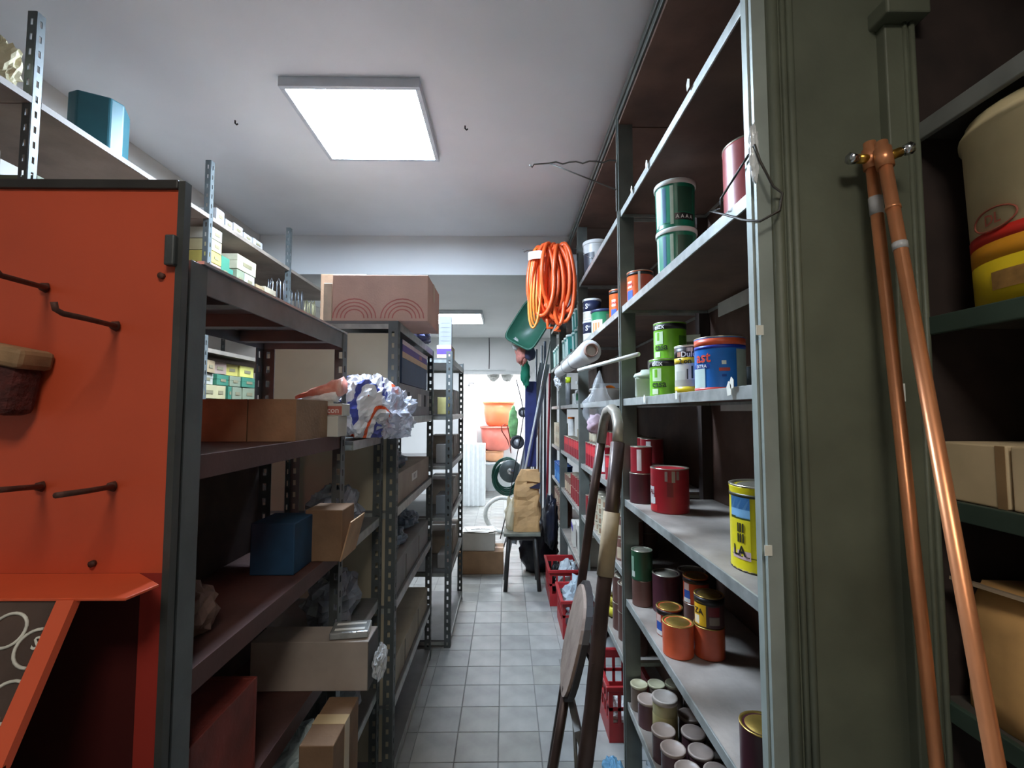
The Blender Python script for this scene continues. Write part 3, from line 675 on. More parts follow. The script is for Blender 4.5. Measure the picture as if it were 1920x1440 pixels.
# wall bracket of wire at the second post
t = thing('wire_bracket', 'triangular wire bracket with hooked end on the second rack post', 'bracket', (FX - 0.008, PYS[1], 2.70))
o0 = Vector((FX - 0.008, PYS[1], 2.70))
tip = at(993, 308, Y=PYS[1] - 0.02) - o0; mid = at(1030, 306, Y=PYS[1]) - o0; wall = at(1150, 302, Y=PYS[1]) - o0
arm = [(-0.002, 0, wall.z + 0.002)] + [Vector((-0.002, 0, wall.z)).lerp(mid, k / 10) + Vector((0, 0, 0.006 * math.sin(k * 2.2))) for k in range(1, 10)] + [mid, tip + Vector((0.02, 0, -0.0)), tip + Vector((0.012, 0, -0.014)), tip + Vector((0.0, 0, -0.002))]
G().tube(arm, 0.0035, 6).build('arm', ROD, t)
G().tube([mid, (-0.002, 0, at(1146, 356, Y=PYS[1]).z - 2.70)], 0.0030, 6).build('brace', ROD, t)
G().box(-0.004, -0.008, -0.20, -0.001, 0.008, 0.03).build('back_plate', ROD, t)

# orange hose coil on a bracket at the third post
HY = 3.2
hc = at(1033, 458, Y=HY); hb = at(1033, 606, Y=HY)
t = thing('hose_coil', 'thick orange hose coiled and hung in a long bundle from a hook', 'hose coil', (hc.x, HY, hb.z))
Hh = hc.z - hb.z
ORNG = mat((234, 96, 44), 0.35, 0, 0.08, 8, alpha=1.0)
rnd = random.Random(5)
def loop(cx, cy, w, h, ztop, tilt=0.0, ph=0.0, lean=0.0):
    pts = []
    for k in range(28):
        a = 2 * math.pi * k / 28
        ww = w * (0.72 + 0.28 * (0.5 - 0.5 * math.cos(a)))         # fuller at the bottom
        x = ww * math.sin(a); z = ztop - h / 2 + h / 2 * math.cos(a)
        pts.append((cx + x * math.cos(tilt) + lean * (ztop - z), cy + x * math.sin(tilt) + 0.012 * math.sin(2 * a + ph), z))
    return pts
for k in range(26):
    cx = rnd.uniform(-0.085, 0.095); w = rnd.uniform(0.045, 0.105); h = Hh * rnd.uniform(0.72, 1.0)
    G().tube(loop(cx, rnd.uniform(-0.05, 0.05), w, h, Hh - rnd.uniform(0, 0.03), rnd.uniform(-0.7, 0.7), rnd.uniform(0, 6), rnd.uniform(-0.06, 0.03)), 0.0135, 8, closed=True).build('hose_loop', ORNG, t)
YEL = mat((226, 140, 58), 0.4, 0, 0.08)
for k in range(5):
    G().tube(loop(-0.10 + 0.012 * k, -0.03 + 0.01 * k, 0.045, Hh * (1.0 - 0.04 * k), Hh * 0.93, 0.3 * k, k, -0.05), 0.008, 8, closed=True).build('thin_loop', YEL, t)
for x0, x1, z1 in ((-0.04, -0.02, -0.05), (0.06, 0.03, -0.07)):
    G().tube([(x0, -0.03, 0.06), (x0 + 0.01, -0.035, 0.0), (x1 - 0.01, -0.03, z1 + 0.01), (x1 + 0.03, -0.03, z1 + 0.012)], 0.010, 8).build('hose_end', ORNG, t)
G().lathe([(0.088, 0), (0.088, 0.055)], 8, c=(-0.085, 0.0, Hh - 0.13), a0=-60, a1=15).build('paper_tag', PAPER, t)
hk = thing('wire_bracket', 'thin wire hook carrying the orange hose coil', 'bracket', (FX - 0.008, PYS[2], hc.z))
t0 = at(988, 470, Y=HY) - Vector((FX - 0.008, PYS[2], hc.z))
G().tube([(0.0, 0, 0.0), (t0.x * 0.5, t0.y * 0.7, -0.012), (t0.x, t0.y, t0.z), (t0.x - 0.02, t0.y, t0.z - 0.01), (t0.x - 0.028, t0.y, t0.z + 0.008)], 0.004, 6).build('arm', ROD, hk)
G().box(-0.003, -0.008, -0.08, 0.0, 0.008, 0.03).build('back_plate', ROD, hk)

# green trays and pink net further back
def shell(name, mat_, parent, poly_top, depth, M):
    pass
GY = 4.15
def tray(label, px, py, Y, w, h, d, rot, col, hookz=None):
    p = at(px, py, Y=Y)
    t = thing('plastic_tray', label, 'tray', p); Mx = Euler([R(a) for a in rot]).to_matrix().to_4x4()
    def ring(s, z, n=24, e=0.32):
        out = []
        for k in range(n):
            a = 2 * math.pi * k / n; c, sn = math.cos(a), math.sin(a)
            out.append(Mx @ Vector((w/2*s*math.copysign(abs(c)**e, c), h/2*s*math.copysign(abs(sn)**e, sn), z)))
        return out
    rs = [ring(0.86, -d), ring(1.0, 0), ring(1.08, 0.0), ring(1.08, -0.012), ring(1.045, -0.012), ring(1.02, -0.006)]
    rs2 = [ring(1.0, 0), ring(0.84, -d + 0.006)]
    n = 24; vs = [v for r_ in rs for v in r_]; fs = []
    for j in range(len(rs) - 1): fs += [(j*n+i, j*n+(i+1) % n, (j+1)*n+(i+1) % n, (j+1)*n+i) for i in range(n)]
    fs.append(tuple(reversed(range(n))))
    G().add(vs, fs, True).build('body', mat(col, 0.4, 0, 0.06), t)
    vs = [v for r_ in rs2 for v in r_]
    G().add(vs, [(i, (i+1) % n, n+(i+1) % n, n+i) for i in range(n)] + [tuple(range(n, 2*n))], True).build('inner_wall', mat(col, 0.4, 0, 0.06), t)
    return t
tray('dark green plastic tray hanging below the orange hose', 992, 608, 4.1, 0.40, 0.30, 0.09, (64, -58, 0), (54, 108, 88))
tr = bpy.data.objects['plastic_tray']; c_ = Vector(tr.location)
G().tube([Vector((0.02, 0.0, 0.10)), Vector((0.10, 0.1, 0.26)), Vector((FX - 0.01, PYS[3], 2.72)) - c_], 0.004, 6).build('hanging_wire', ROD, tr)
p = at(978, 652, Y=4.25)
tag(G().blob((0, 0, 0), 0.06, 0.05, 0.15, 0.35, 2.4, 3, flat=False, fine=0.12).build('net_bag', mat((226, 150, 136), 0.7, 0, 0.2, 20, 0.6), None, p), 'pinkish net bag hanging beneath the green tray', 'bag')
p = at(968, 645, Y=4.22)
tag(G().blob((0, 0, 0), 0.04, 0.03, 0.06, 0.35, 3, 8, flat=False).build('plastic_pouch', film((226, 228, 226), 0.7), None, p), 'small clear plastic pouch beside the pink net bag', 'pouch')
p = at(994, 662, Y=4.22)
tag(G().blob((0, 0, 0), 0.05, 0.05, 0.07, 0.2, 2, 6, flat=False).build('cloth_bundle', mat((70, 74, 104), 0.5), None, p), 'dark blue cloth bundle under the pink net bag', 'bundle')
p = at(985, 700, Y=4.6)
tag(G().blob((0, 0, 0), 0.045, 0.03, 0.13, 0.4, 2.4, 2, flat=False).build('cloth', mat((36, 134, 104), 0.8), None, p), 'bright green cloth hanging above the navy board', 'cloth')
p = at(995, 795, Y=4.75)
tag(G().obox((0, 0, 0), 0.115, 0.03, 0.86, (4, 0, 0)).build('board', mat((48, 58, 118), 0.6), None, p, bevel=0.003), 'narrow navy blue board standing among the leaning poles', 'board')

# long things leaning against the end of the rack
def pole(name, label, cat, a, b, r, m, n=10, extra=None, group=None):
    a, b = Vector(a), Vector(b)
    base = a if a.z < b.z else b
    o = G().tube([a - base, b - base], r, n).build(name, m, None, base)
    return tag(o, label, cat, group)
def floorpt(px, py): return at(px, py, Z=0.0)
GREYP = mat((152, 158, 164), 0.45, 0.1, 0.08)
base = at(958, 1018, Y=4.75); top = at(1025, 662, Y=5.0)
t = thing('pvc_gutter', 'wide grey plastic channel leaning against the poles', 'gutter', (base.x, base.y, base.z))
d = top - base; dn = d.normalized()
g = G(); sx = dn.cross(Vector((0, 1, 0))).normalized()
pts = [(-0.055, 0.03), (-0.055, 0.0), (0.055, 0.0), (0.055, 0.03), (0.051, 0.03), (0.051, 0.004), (-0.051, 0.004), (-0.051, 0.03)]
dd = dn * (d.length * 0.94)
vs = [sx * x + Vector((0, -y, 0)) for x, y in pts] + [sx * x + Vector((0, -y, 0)) + dd for x, y in pts]
g.add(vs, [tuple(reversed(range(8))), tuple(range(8, 16))] + [(i, (i+1) % 8, 8+(i+1) % 8, 8+i) for i in range(8)])
g.build('channel', GREYP, t)
G().slab(tuple(sx*0.02 + Vector((0,-0.012,0))), tuple(sx*0.02 + Vector((0,-0.012,0)) + dd), 0.006, 0.012, (0,1,0)).build('rib', GREYP, t)
PL = [('white plastic conduit pipe leaning beside the grey channel', 962, 1000, 1032, 640, 4.64, 0.011, (206, 210, 212)),
      ('dark steel rod leaning behind the navy board', 1002, 985, 1006, 655, 5.05, 0.012, (72, 76, 82)),
      ('grey metal tube standing upright next to the steel rod', 1014, 985, 1016, 648, 5.1, 0.013, (128, 134, 138)),
      ('dark blue grey pole close to the last rack post', 1022, 985, 1022, 640, 5.1, 0.014, (86, 96, 108)),
      ('brownish broom stick among the poles', 1009, 980, 1011, 690, 4.95, 0.011, (120, 96, 84)),
      ('dark red painted pole leaning on the rack', 1024, 1010, 1031, 700, 5.0, 0.013, (138, 34, 48)),
      ('thin silver rod leaning across the poles', 990, 960, 1018, 680, 5.15, 0.007, (190, 194, 196)),
      ('slim black rod leaning on the grey channel', 973, 930, 1010, 805, 5.2, 0.006, (36, 36, 40))]
for lab, x0, y0, x1, y1, Y, r, c in PL:
    b0 = at(x0, y0, Y=Y); t0 = at(x1, y1, Y=Y + 0.06); dv = t0 - b0
    k = -b0.z / dv.z if dv.z else 0
    b0 = b0 + dv * k                                            # down to the floor
    b0.z = 0.001 + r
    pole('pole', lab, 'pole', b0, t0, r, mat(c, 0.45, 0.15, 0.08))
p = at(957, 885, Y=5.2)
# hose reel with green hose
t = thing('hose_reel', 'dark green hose wound on a grey wheel, hanging by the poles', 'hose reel', p + Vector((0, 0, -0.16)))
GH = mat((24, 84, 70), 0.4, 0, 0.1)
for k in range(9):
    a = 0.12 + 0.016 * (k % 4)
    G().tube([(-0.04 + a * math.cos(2*math.pi*i/24) * 0.95, 0.02 + 0.016 * (k // 4) + 0.012*math.sin(3*2*math.pi*i/24 + k), 0.12 + a * 1.15 * math.sin(2*math.pi*i/24) - 0.02 * (k % 3)) for i in range(24)], 0.009, 6, closed=True).build('hose_loop', GH, t)
RX = Matrix.Rotation(R(90), 4, 'X')
G().lathe([(0.02, -0.01), (0.115, -0.012), (0.125, 0.0), (0.115, 0.012), (0.02, 0.01)], 28, c=(0.0, -0.01, 0.17), M=RX).build('wheel', mat((90, 100, 100), 0.4, 0.2, 0.1), t)
G().lathe([(0.0001, -0.014), (0.036, -0.014), (0.036, 0.014), (0.0001, 0.014)], 20, c=(0.0, -0.015, 0.17), M=RX).build('hub', CHROME, t)
for lab, px, py, Y, r in (('black rubber wheel with pale hub hanging above the hose reel', 970, 829, 5.1, 0.075), ('small grey pulley wheel hanging next to the grey channel', 981, 773, 5.0, 0.055)):
    p = at(px, py, Y=Y); t = thing('wheel', lab, 'wheel', p)
    G().lathe([(r*0.55, -0.016), (r*0.9, -0.02), (r, -0.008), (r, 0.008), (r*0.9, 0.02), (r*0.55, 0.016), (r*0.55, -0.016)], 28, M=RX).build('tyre', mat((52, 54, 60), 0.6), t)
    G().lathe([(0.0001, -0.012), (r*0.56, -0.010), (r*0.56, 0.010), (0.0001, 0.012)], 24, M=RX).build('hub', mat((206, 208, 212), 0.35, 0.4), t)
    G().lathe([(0.0001, -0.02), (r*0.18, -0.02), (r*0.18, 0.0), (0.0001, 0.0)], 12, M=RX).build('axle', BLACK, t)
pts = [at(968, 712, Y=5.02), at(978, 752, Y=5.0), at(982, 778, Y=4.976), at(974, 830, Y=5.078), at(966, 872, Y=5.12), at(950, 960, Y=4.9), at(938, 1010, Y=4.7)]
q = pts[-1].copy()
tag(G().tube([x - q for x in pts], 0.0055, 6).build('cable', BLACK, None, q), 'black cable dangling down in front of the wheels and hose reel', 'cable')
pts = [at(948, 795, Y=5.14), at(940, 800, Y=5.14), at(941, 808, Y=5.14), at(952, 826, Y=5.14), at(958, 850, Y=5.14), at(956, 820, Y=5.14), at(951, 797, Y=5.14), at(958, 797, Y=5.14)]
q = pts[4].copy()
tag(G().tube([x - q for x in pts], 0.006, 6).build('wire_loop', mat((150, 70, 52), 0.4, 0.3), None, q), 'bent reddish wire loop hanging in the bright doorway', 'wire')
p = at(962, 792, Y=5.13)
tag(G().blob((0, 0, 0), 0.05, 0.03, 0.16, 0.3, 2.4, 12, flat=False, fine=0.1).build('packet', mat((150, 214, 140), 0.5, 0, 0.25, 18), None, p), 'light green plastic packet hanging in the doorway beside the wheels', 'packet')
# white ring of hose
p = at(941, 955, Y=6.2); p.z = 0.245
tag(G().tube([(0.215*math.cos(2*math.pi*i/40), 0.02*math.sin(4*math.pi*i/40), 0.215*math.sin(2*math.pi*i/40)) for i in range(40)], 0.028, 10, closed=True).build('white_hose_ring', mat((226, 230, 228), 0.4), None, p), 'thick white hose bent into a ring behind the stool', 'hose')

# stool with a paper sack
sp = at(979, 998, Y=4.28); SZ = sp.z - 0.018
t = thing('stool', 'square low stool with four splayed dark legs', 'stool', (sp.x, 4.38, 0))
DK = mat((52, 50, 48), 0.5, 0.2, 0.12)
G().box(-0.165, -0.14, SZ - 0.012, 0.165, 0.14, SZ + 0.018).build('seat', mat((120, 124, 112), 0.4, 0.1, 0.12), t, bevel=0.006)
for sx_, sy in ((-1, -1), (1, -1), (1, 1), (-1, 1)):
    G().tube([(sx_ * 0.115, sy * 0.10, SZ - 0.012), (sx_ * 0.15, sy * 0.145, 0.0)], [0.016, 0.019], 10).build('leg', DK, t)
for sy in (-1, 1):
    G().box(-0.12, sy * 0.11 - 0.006, SZ - 0.05, 0.12, sy * 0.11 + 0.006, SZ - 0.013).build('rail', DK, t)
KRAFT = mat((196, 156, 106), 0.75, 0, 0.12, 8, 0.25, 18)
t = thing('paper_sack', 'crumpled brown paper sack with folded open top on the stool', 'paper bag', (sp.x + 0.045, 4.36, SZ + 0.019))
HB = at(990, 882, Y=4.33).z - SZ - 0.02
vs = []; fs = []; n = 20; lv = 12
for j in range(lv + 1):
    f = j / lv; sc = 1.0 - 0.10 * f - (0.30 * max(0, f - 0.78) / 0.22)
    for i in range(n):
        a = 2 * math.pi * i / n; c, s_ = math.cos(a), math.sin(a); e = 0.42
        x = 0.125 * math.copysign(abs(c)**e, c) * sc; y = 0.075 * math.copysign(abs(s_)**e, s_) * (sc - 0.35 * f * f)
        nz = noise.noise(Vector((x * 9, y * 9, f * 5))) * 0.034 * (0.3 + f) + noise.noise(Vector((x * 30, y * 30, f * 14))) * 0.008
        vs.append((x * (1 + nz * 3) + nz + 0.035 * max(0, f - 0.6), y + nz, HB * f + nz * 0.6))
for j in range(lv):
    fs += [(j*n+i, j*n+(i+1) % n, (j+1)*n+(i+1) % n, (j+1)*n+i) for i in range(n)]
fs.append(tuple(reversed(range(n))))
vs2 = len(vs); fs.append(tuple(range(lv*n, lv*n+n)))
G().add(vs, fs, False).build('body', KRAFT, t)
G().obox((0.055, -0.045, HB * 0.90), 0.13, 0.006, 0.10, (-28, 8, 8)).build('folded_flap', KRAFT, t, bevel=0.002)
G().prism([(-0.05, -0.02), (0.05, -0.03), (0.055, 0.03)], 0, 0.003, Matrix.Translation((0.065, -0.075, HB * 0.76)) @ RX).build('opening', mat((44, 40, 60), 0.9), t)
p = Vector((sp.x - 0.10, 4.36, SZ + 0.019))
tag(G().blob((0, 0, 0.13), 0.055, 0.06, 0.16, 0.3, 2.4, 5, fine=0.14).build('plastic_wrap', film((226, 214, 176), 0.55), None, p), 'crumpled yellowish plastic wrap beside the paper sack on the stool', 'plastic wrap')
p = Vector((0.335, 4.80, 0.001))
tag(G().blob((0, 0, 0.22), 0.19, 0.13, 0.29, 0.22, 2.2, 9, n=20, m=30, fine=0.12).build('bin_bag', mat((26, 28, 40), 0.28, 0, 0.15, 10, 0.4, 20), None, p), 'black bin bag slumped on the floor behind the stool', 'bag')
p = Vector((0.43, 4.54, 0.36))
tag(G().blob((0, 0, 0.18), 0.075, 0.09, 0.24, 0.3, 2.4, 13, n=18, m=24, flat=False, fine=0.12).build('bin_bag', mat((30, 34, 48), 0.3, 0, 0.15, 10, 0.4, 20), None, p), 'black plastic bag hanging from the rack post next to the paper sack', 'bag')

# cartons on the floor at the end of the aisle
def carton(label, p, dx, dy, dz, col=CARD, rotz=0.0, tape=True, flaps=0, lab=None, group=None, name='carton', cat='box', lid=None, openb=False):
    t = thing(name, label, cat, p, R(rotz), group)
    if openb:
        g = G(); w = 0.004
        g.box(-dx/2, -dy/2, 0, dx/2, dy/2, 0.004)
        G().box(-dx/2, -dy/2, 0.0, dx/2, dy/2, 0.004).build('bottom', col, t)
        for a in ((-dx/2, -dy/2, 0.004, dx/2, -dy/2 + w, dz), (-dx/2, dy/2 - w, 0.004, dx/2, dy/2, dz), (-dx/2, -dy/2 + w, 0.004, -dx/2 + w, dy/2 - w, dz), (dx/2 - w, -dy/2 + w, 0.004, dx/2, dy/2 - w, dz)):
            G().box(*a).build('side', col, t)
    else:
        G().box(-dx/2, -dy/2, 0, dx/2, dy/2, dz).build('body', col, t, bevel=min(0.003, dz * 0.03))
    if tape and not openb: G().box(-dx/2 - 0.0006, -0.02, dz * 0.6, dx/2 + 0.0006, 0.02, dz + 0.0008).build('tape', mat((176, 150, 110), 0.3, 0, 0.05), t)
    if lid: G().box(-dx/2 - 0.0016, -dy/2 - 0.0016, dz * 0.58, dx/2 + 0.0016, dy/2 + 0.0016, dz + 0.0016).build('lid', lid, t, bevel=0.001)
    if lab:
        for (x0, x1, z0, z1, c) in lab: G().box(dx * x0, -dy/2 - 0.0032, dz * z0, dx * x1, -dy/2 - 0.0018, dz * z1).build('label', mat(c, 0.6, 0, 0.04), t)
    return t
b0, b1 = at(866, 1078, Z=0), at(944, 1078, Z=0)
carton('low brown carton lying on the floor at the end of the aisle', ((b0.x + b1.x)/2 - 0.02, b0.y + 0.16, 0.001), b1.x - b0.x + 0.04, 0.30, 0.215, CARD)
carton('white flat carton on top of the low brown carton', ((b0.x + b1.x)/2 - 0.05, b0.y + 0.16, 0.2172), 0.33, 0.26, 0.17, CARD_W, tape=False)
px_ = (b0.x + b1.x)/2
t = thing('paper_sheets', 'loose white printed sheets on the white carton', 'papers', (px_ - 0.05, b0.y + 0.14, 0.3935))
for k in range(3):
    G().obox((0.02 * k - 0.02, 0.01 * k, 0.002 + 0.003 * k), 0.30, 0.22, 0.0015, (0, 2 * k - 2, 14 * k - 12)).build('sheet', PAPER, t)
for k in range(3): G().obox((-0.03 + 0.05 * k, -0.03, 0.0165), 0.09, 0.008, 0.001, (0, 0, 20 - 14 * k)).build('printed_line', BLACK, t)

# red crates on the floor
CR = mat((168, 40, 44), 0.45, 0, 0.1, 8)
def crate(label, x, y, dx, dy, h, rotz=0.0, slots=True, logo=False):
    t = thing('plastic_crate', label, 'crate', (x, y, 0.001), R(rotz))
    w = 0.006
    G().box(-dx/2 + 0.01, -dy/2 + 0.01, 0, dx/2 - 0.01, dy/2 - 0.01, 0.008).build('bottom', CR, t)
    def panel(horizontal, fixed, length, nm):
        g = G(); n = max(4, int(length / 0.05))
        def bx(a0, a1, z0, z1):
            if horizontal: g.box(a0, fixed - w/2, z0, a1, fixed + w/2, z1)
            else: g.box(fixed - w/2, a0, z0, fixed + w/2, a1, z1)
        bx(-length/2, length/2, 0.0, h * 0.34); bx(-length/2, length/2, h * 0.84, h)
        bx(-length/2, length/2, h * 0.56, h * 0.62)
        for k in range(n + 1):
            a = -length/2 + length * k / n; ww = 0.008 if 0 < k < n else 0.02
            bx(max(-length/2, a - ww), min(length/2, a + ww), h * 0.34, h * 0.84)
        g.build(nm, CR, t)
    panel(True, -dy/2 + w, dx - 0.004, 'side'); panel(True, dy/2 - w, dx - 0.004, 'side')
    panel(False, -dx/2 + w, dy - 0.03, 'side'); panel(False, dx/2 - w, dy - 0.03, 'side')
    for a in ((-dx/2 - 0.012, -dy/2 - 0.012, dx/2 + 0.012, -dy/2 + 0.004), (-dx/2 - 0.012, dy/2 - 0.004, dx/2 + 0.012, dy/2 + 0.012), (-dx/2 - 0.012, -dy/2 + 0.004, -dx/2 + 0.004, dy/2 - 0.004), (dx/2 - 0.004, -dy/2 + 0.004, dx/2 + 0.012, dy/2 - 0.004)):
        G().box(a[0], a[1], h - 0.018, a[2], a[3], h + 0.004).build('rim', CR, t, bevel=0.003)
    if logo:
        for i, j in ((0,0),(1,0),(2,0),(0,1),(1,1),(2,1),(0,2),(1,3),(0,3)):
            G().box(-dx*0.08 + 0.018*i, -dy/2 - 0.0022, h*0.60 - 0.02*j, -dx*0.08 + 0.018*i + 0.014, -dy/2 - 0.0006, h*0.60 - 0.02*j + 0.014).build('printed_mark', PAPER, t)
    return t
f1 = at(1030, 1140, Z=0)
crate('red plastic crate with white print next to the stool', f1.x + 0.155, f1.y + 0.23, 0.30, 0.40, 0.285, logo=True)
f2 = at(1052, 1205, Z=0)
crate('red plastic crate covered with plastic sheets behind the step stool', f2.x + 0.16, 3.53, 0.29, 0.36, 0.26)
f3 = at(1128, 1400, Z=0)
crate('red grid crate with white packets under the lowest shelf', f3.x + 0.10 + 0.045, f3.y + 0.20, 0.21, 0.36, 0.26)
def bagthing(name, label, p, rx, ry, rz, m, seed, amp=0.3, fr=2.4, flat=True, fine=0.14, cat='bag', n=18, mm=26):
    return tag(G().blob((0, 0, rz * 0.8), rx, ry, rz, amp, fr, seed, n, mm, flat, fine, False).build(name, m, None, p), label, cat)
bagthing('plastic_bag', 'pale grey plastic bag filling the crate with white print', (f1.x + 0.17, f1.y + 0.165, 0.012), 0.095, 0.105, 0.17, mat((190, 200, 204), 0.3, 0, 0.1, 8, 0.3), 21)
bagthing('black_bundle', 'black crumpled bundle inside the crate with white print', (f1.x + 0.10, f1.y + 0.345, 0.012), 0.06, 0.045, 0.13, BLACK, 22)
bagthing('plastic_bag', 'bluish translucent plastic sheet heaped in the crate behind the step stool', (f2.x + 0.16, 3.53, 0.012), 0.115, 0.14, 0.19, film((186, 204, 212), 0.75), 23)
bagthing('packet', 'white packet lying in the red grid crate', (f3.x + 0.135, f3.y + 0.14, 0.012), 0.07, 0.09, 0.08, mat((222, 222, 220), 0.5, 0, 0.05, 8, 0.3), 24, amp=0.2)
p3 = at(1145, 1435, Z=0.0)
bagthing('plastic_bag', 'blue and clear plastic bag on the floor under the lowest shelf', (0.452, 2.06, 0.001), 0.05, 0.07, 0.065, film((120, 180, 216), 0.75), 25)
p3 = at(1205, 1440, Z=0.05)
bagthing('plastic_bag', 'clear plastic bags of glossy bottles on the floor beneath the jars', (p3.x + 0.065, p3.y - 0.10, 0.001), 0.075, 0.09, 0.09, film((196, 204, 208), 0.75), 26)
# sacks and boxes on the low shelves of the second and third bay
zb = RZ2[0]
for k, (y, dz) in enumerate(((2.66, 0), (2.67, 0.058), (2.655, 0.116))):
    lab = ('yellow and white sack at the bottom of the flat pile', 'yellow and white sack in the middle of the flat pile', 'white sack with yellow edge on top of the flat pile')[k]
    t = thing('sack', lab, 'sack', (0.66, y, zb + 0.002 + dz))
    c = ((206, 196, 60), (196, 184, 66), (222, 220, 206))[k]
    g = G(); vs = []; nn = 18
    for j, (zz, s_) in enumerate(((0.0, 0.88), (0.012, 0.97), (0.03, 1.0), (0.046, 0.96), (0.056, 0.85))):
        for i in range(nn):
            a = 2*math.pi*i/nn; cc, sn = math.cos(a), math.sin(a)
            w = noise.noise(Vector((cc*2+k*5, sn*2, zz*20))) * 0.008
            vs.append((0.125*math.copysign(abs(cc)**0.45, cc)*s_ + w, 0.15*math.copysign(abs(sn)**0.45, sn)*s_ + w, zz))
    fs = [(j*nn+i, j*nn+(i+1) % nn, (j+1)*nn+(i+1) % nn, (j+1)*nn+i) for j in range(4) for i in range(nn)] + [tuple(reversed(range(nn))), tuple(range(4*nn, 5*nn))]
    g.add(vs, fs, True).build('body', mat(c, 0.5, 0, 0.12, 14, 0.2, 30), t)
    G().box(-0.129, -0.07, 0.022, -0.1265, 0.08, 0.038).build('print_band', mat((58, 58, 46), 0.6), t)
bagthing('plastic_bag', 'clear wrinkled plastic bag lying on the pile of yellow sacks', (0.63, 2.64, zb + 0.176), 0.09, 0.12, 0.05, film((216, 220, 206), 0.7), 31)
for k, (y, h, lab) in enumerate(((3.45, 0.20, 'white carton with a dark window beside the third post on the lowest shelf'), (3.68, 0.23, 'white carton with a dark window between two white cartons, lowest shelf'), (3.93, 0.18, 'white carton with purple band on the lowest shelf near the teal tubs'))):
    t = thing('carton', lab, 'box', (0.64, y, zb + 0.0012), R(-4))
    G().box(-0.09, -0.095, 0, 0.09, 0.095, h).build('body', CARD_W, t, bevel=0.002)
    if k < 2: G().box(-0.0925, -0.06, h*0.2, -0.0905, 0.04, h*0.75).build('label', mat((80, 78, 70), 0.6), t)
    else: G().box(-0.0925, -0.09, h*0.7, -0.0905, 0.09, h*0.92).build('label', mat((70, 60, 150), 0.6), t)
# shelf goods: sprayers and bottles on the eye level shelf of bays three and four
zs = RZ2[3] + 0.0008
t = thing('sprayer', 'clear plastic pump sprayer with green label on the eye level shelf', 'sprayer', (0.60, 3.62, zs))
G().lathe([(0.05, 0), (0.058, 0.01), (0.058, 0.09), (0.03, 0.125), (0.018, 0.135), (0.018, 0.15), (0.0001, 0.15)], 20).build('bottle', film((206, 214, 212), 0.6), t)
G().lathe([(0.0588, 0.03), (0.0588, 0.085)], 12, a0=-80, a1=30).build('label', mat((30, 120, 80), 0.5), t)
G().slab((0.0, -0.0, 0.16), (-0.06, -0.04, 0.165), 0.02, 0.024).build('nozzle', WHITE, t); G().tube([(-0.015, -0.01, 0.15), (-0.04, -0.03, 0.12)], 0.005, 6).build('trigger', WHITE, t)
carton('white box with a grey label beside the clear sprayer', (0.61, 3.45, zs), 0.12, 0.15, 0.09, CARD_W, lab=[(-0.4, 0.3, 0.2, 0.8, (170, 174, 170))], tape=False)
t = thing('sealant_tube', 'slim grey cartridge with a fluorescent yellow cap', 'cartridge', (0.565, 4.22, zs))
G().lathe([(0.024, 0), (0.024, 0.2), (0.012, 0.21), (0.0001, 0.21)], 14).build('body', mat((130, 134, 136), 0.4), t); G().lathe([(0.025, 0.205), (0.025, 0.255), (0.0001, 0.255)], 14).build('cap', mat((206, 230, 40), 0.4), t)
for k, y in enumerate((3.85, 4.02, 4.36)):
    carton(('pale box with a grey front beyond the clear sprayer', 'pale box before the yellow capped cartridge', 'pale box beside the fourth post at eye level')[k], (0.64, y, zs), 0.12, 0.12, (0.12, 0.10, 0.15)[k], mat((170, 174, 170), 0.7), tape=False, lab=[(-0.4, 0.4, 0.3, 0.7, (206, 206, 200))])
for k, y in enumerate((4.6, 4.8, 5.0, 5.18)):
    carton(('grey parts box next to the fourth post in the last bay', 'grey parts box, second from the fourth post', 'grey parts box, third from the fourth post', 'grey parts box beside the last post')[k], (0.64, y, zs), 0.13, 0.14, 0.14 + 0.03 * (k % 2), mat((150, 154, 156), 0.7), tape=False, lab=[(-0.4, 0.4, 0.3, 0.7, (206, 206, 200))])

# white plastic roll on the rack front, white pipe, hanging bag
pn_, pf_ = at(1107, 658, Y=2.45), at(1047, 699, Y=3.55)
t = thing('plastic_roll', 'white plastic film roll with brown core resting along the rack front', 'film roll', pf_)
ax = (pn_ - pf_); L = ax.length; q = ax.to_track_quat('Z', 'Y').to_matrix().to_4x4()
prof = [(0.03, 0.0), (0.034, 0.02)] + [(0.036 + 0.026 * (k/10)**2 + 0.002*math.sin(k*1.7), 0.02 + (L-0.03)*k/10) for k in range(1, 11)] + [(0.056, L), (0.034, L)]
G().lathe(prof, 24, M=q).build('film', mat((222, 222, 220), 0.35, 0, 0.05, 8, 0.25, 12), t)
G().lathe([(0.035, L - 0.30), (0.035, L + 0.035), (0.029, L + 0.035), (0.029, L - 0.02), (0.0001, L - 0.02)], 20, M=q).build('core', mat((140, 110, 96), 0.8), t)
for k, f in enumerate((0.35, 0.62)):
    rr_ = 0.036 + 0.026 * f * f + 0.003
    G().lathe([(rr_, L*f - 0.004), (rr_ + 0.001, L*f), (rr_, L*f + 0.004)], 20, M=q).build('string', mat((150, 150, 146), 0.6), t)
hang = at(1046, 700, Y=3.55)
bagthing('plastic_bag', 'loose end of white plastic hanging below the film roll', pf_ + Vector((0.005, 0.02, -0.10)), 0.035, 0.04, 0.06, film((226, 228, 228), 0.8), 41, flat=False)
a, b = at(1085, 694, Y=2.30), at(1197, 664, Y=1.74)
pole('white_pipe', 'thin white plastic pipe sticking out from under the film roll past the second post', 'pipe', a, b, 0.0085, mat((214, 216, 208), 0.45), 12)
p = at(1118, 815, Y=2.40)
HBG = at(1120, 695, Y=2.40).z - p.z
t = thing('plastic_bag', 'clear plastic bag with pinkish contents hanging from the white pipe', 'bag', p)
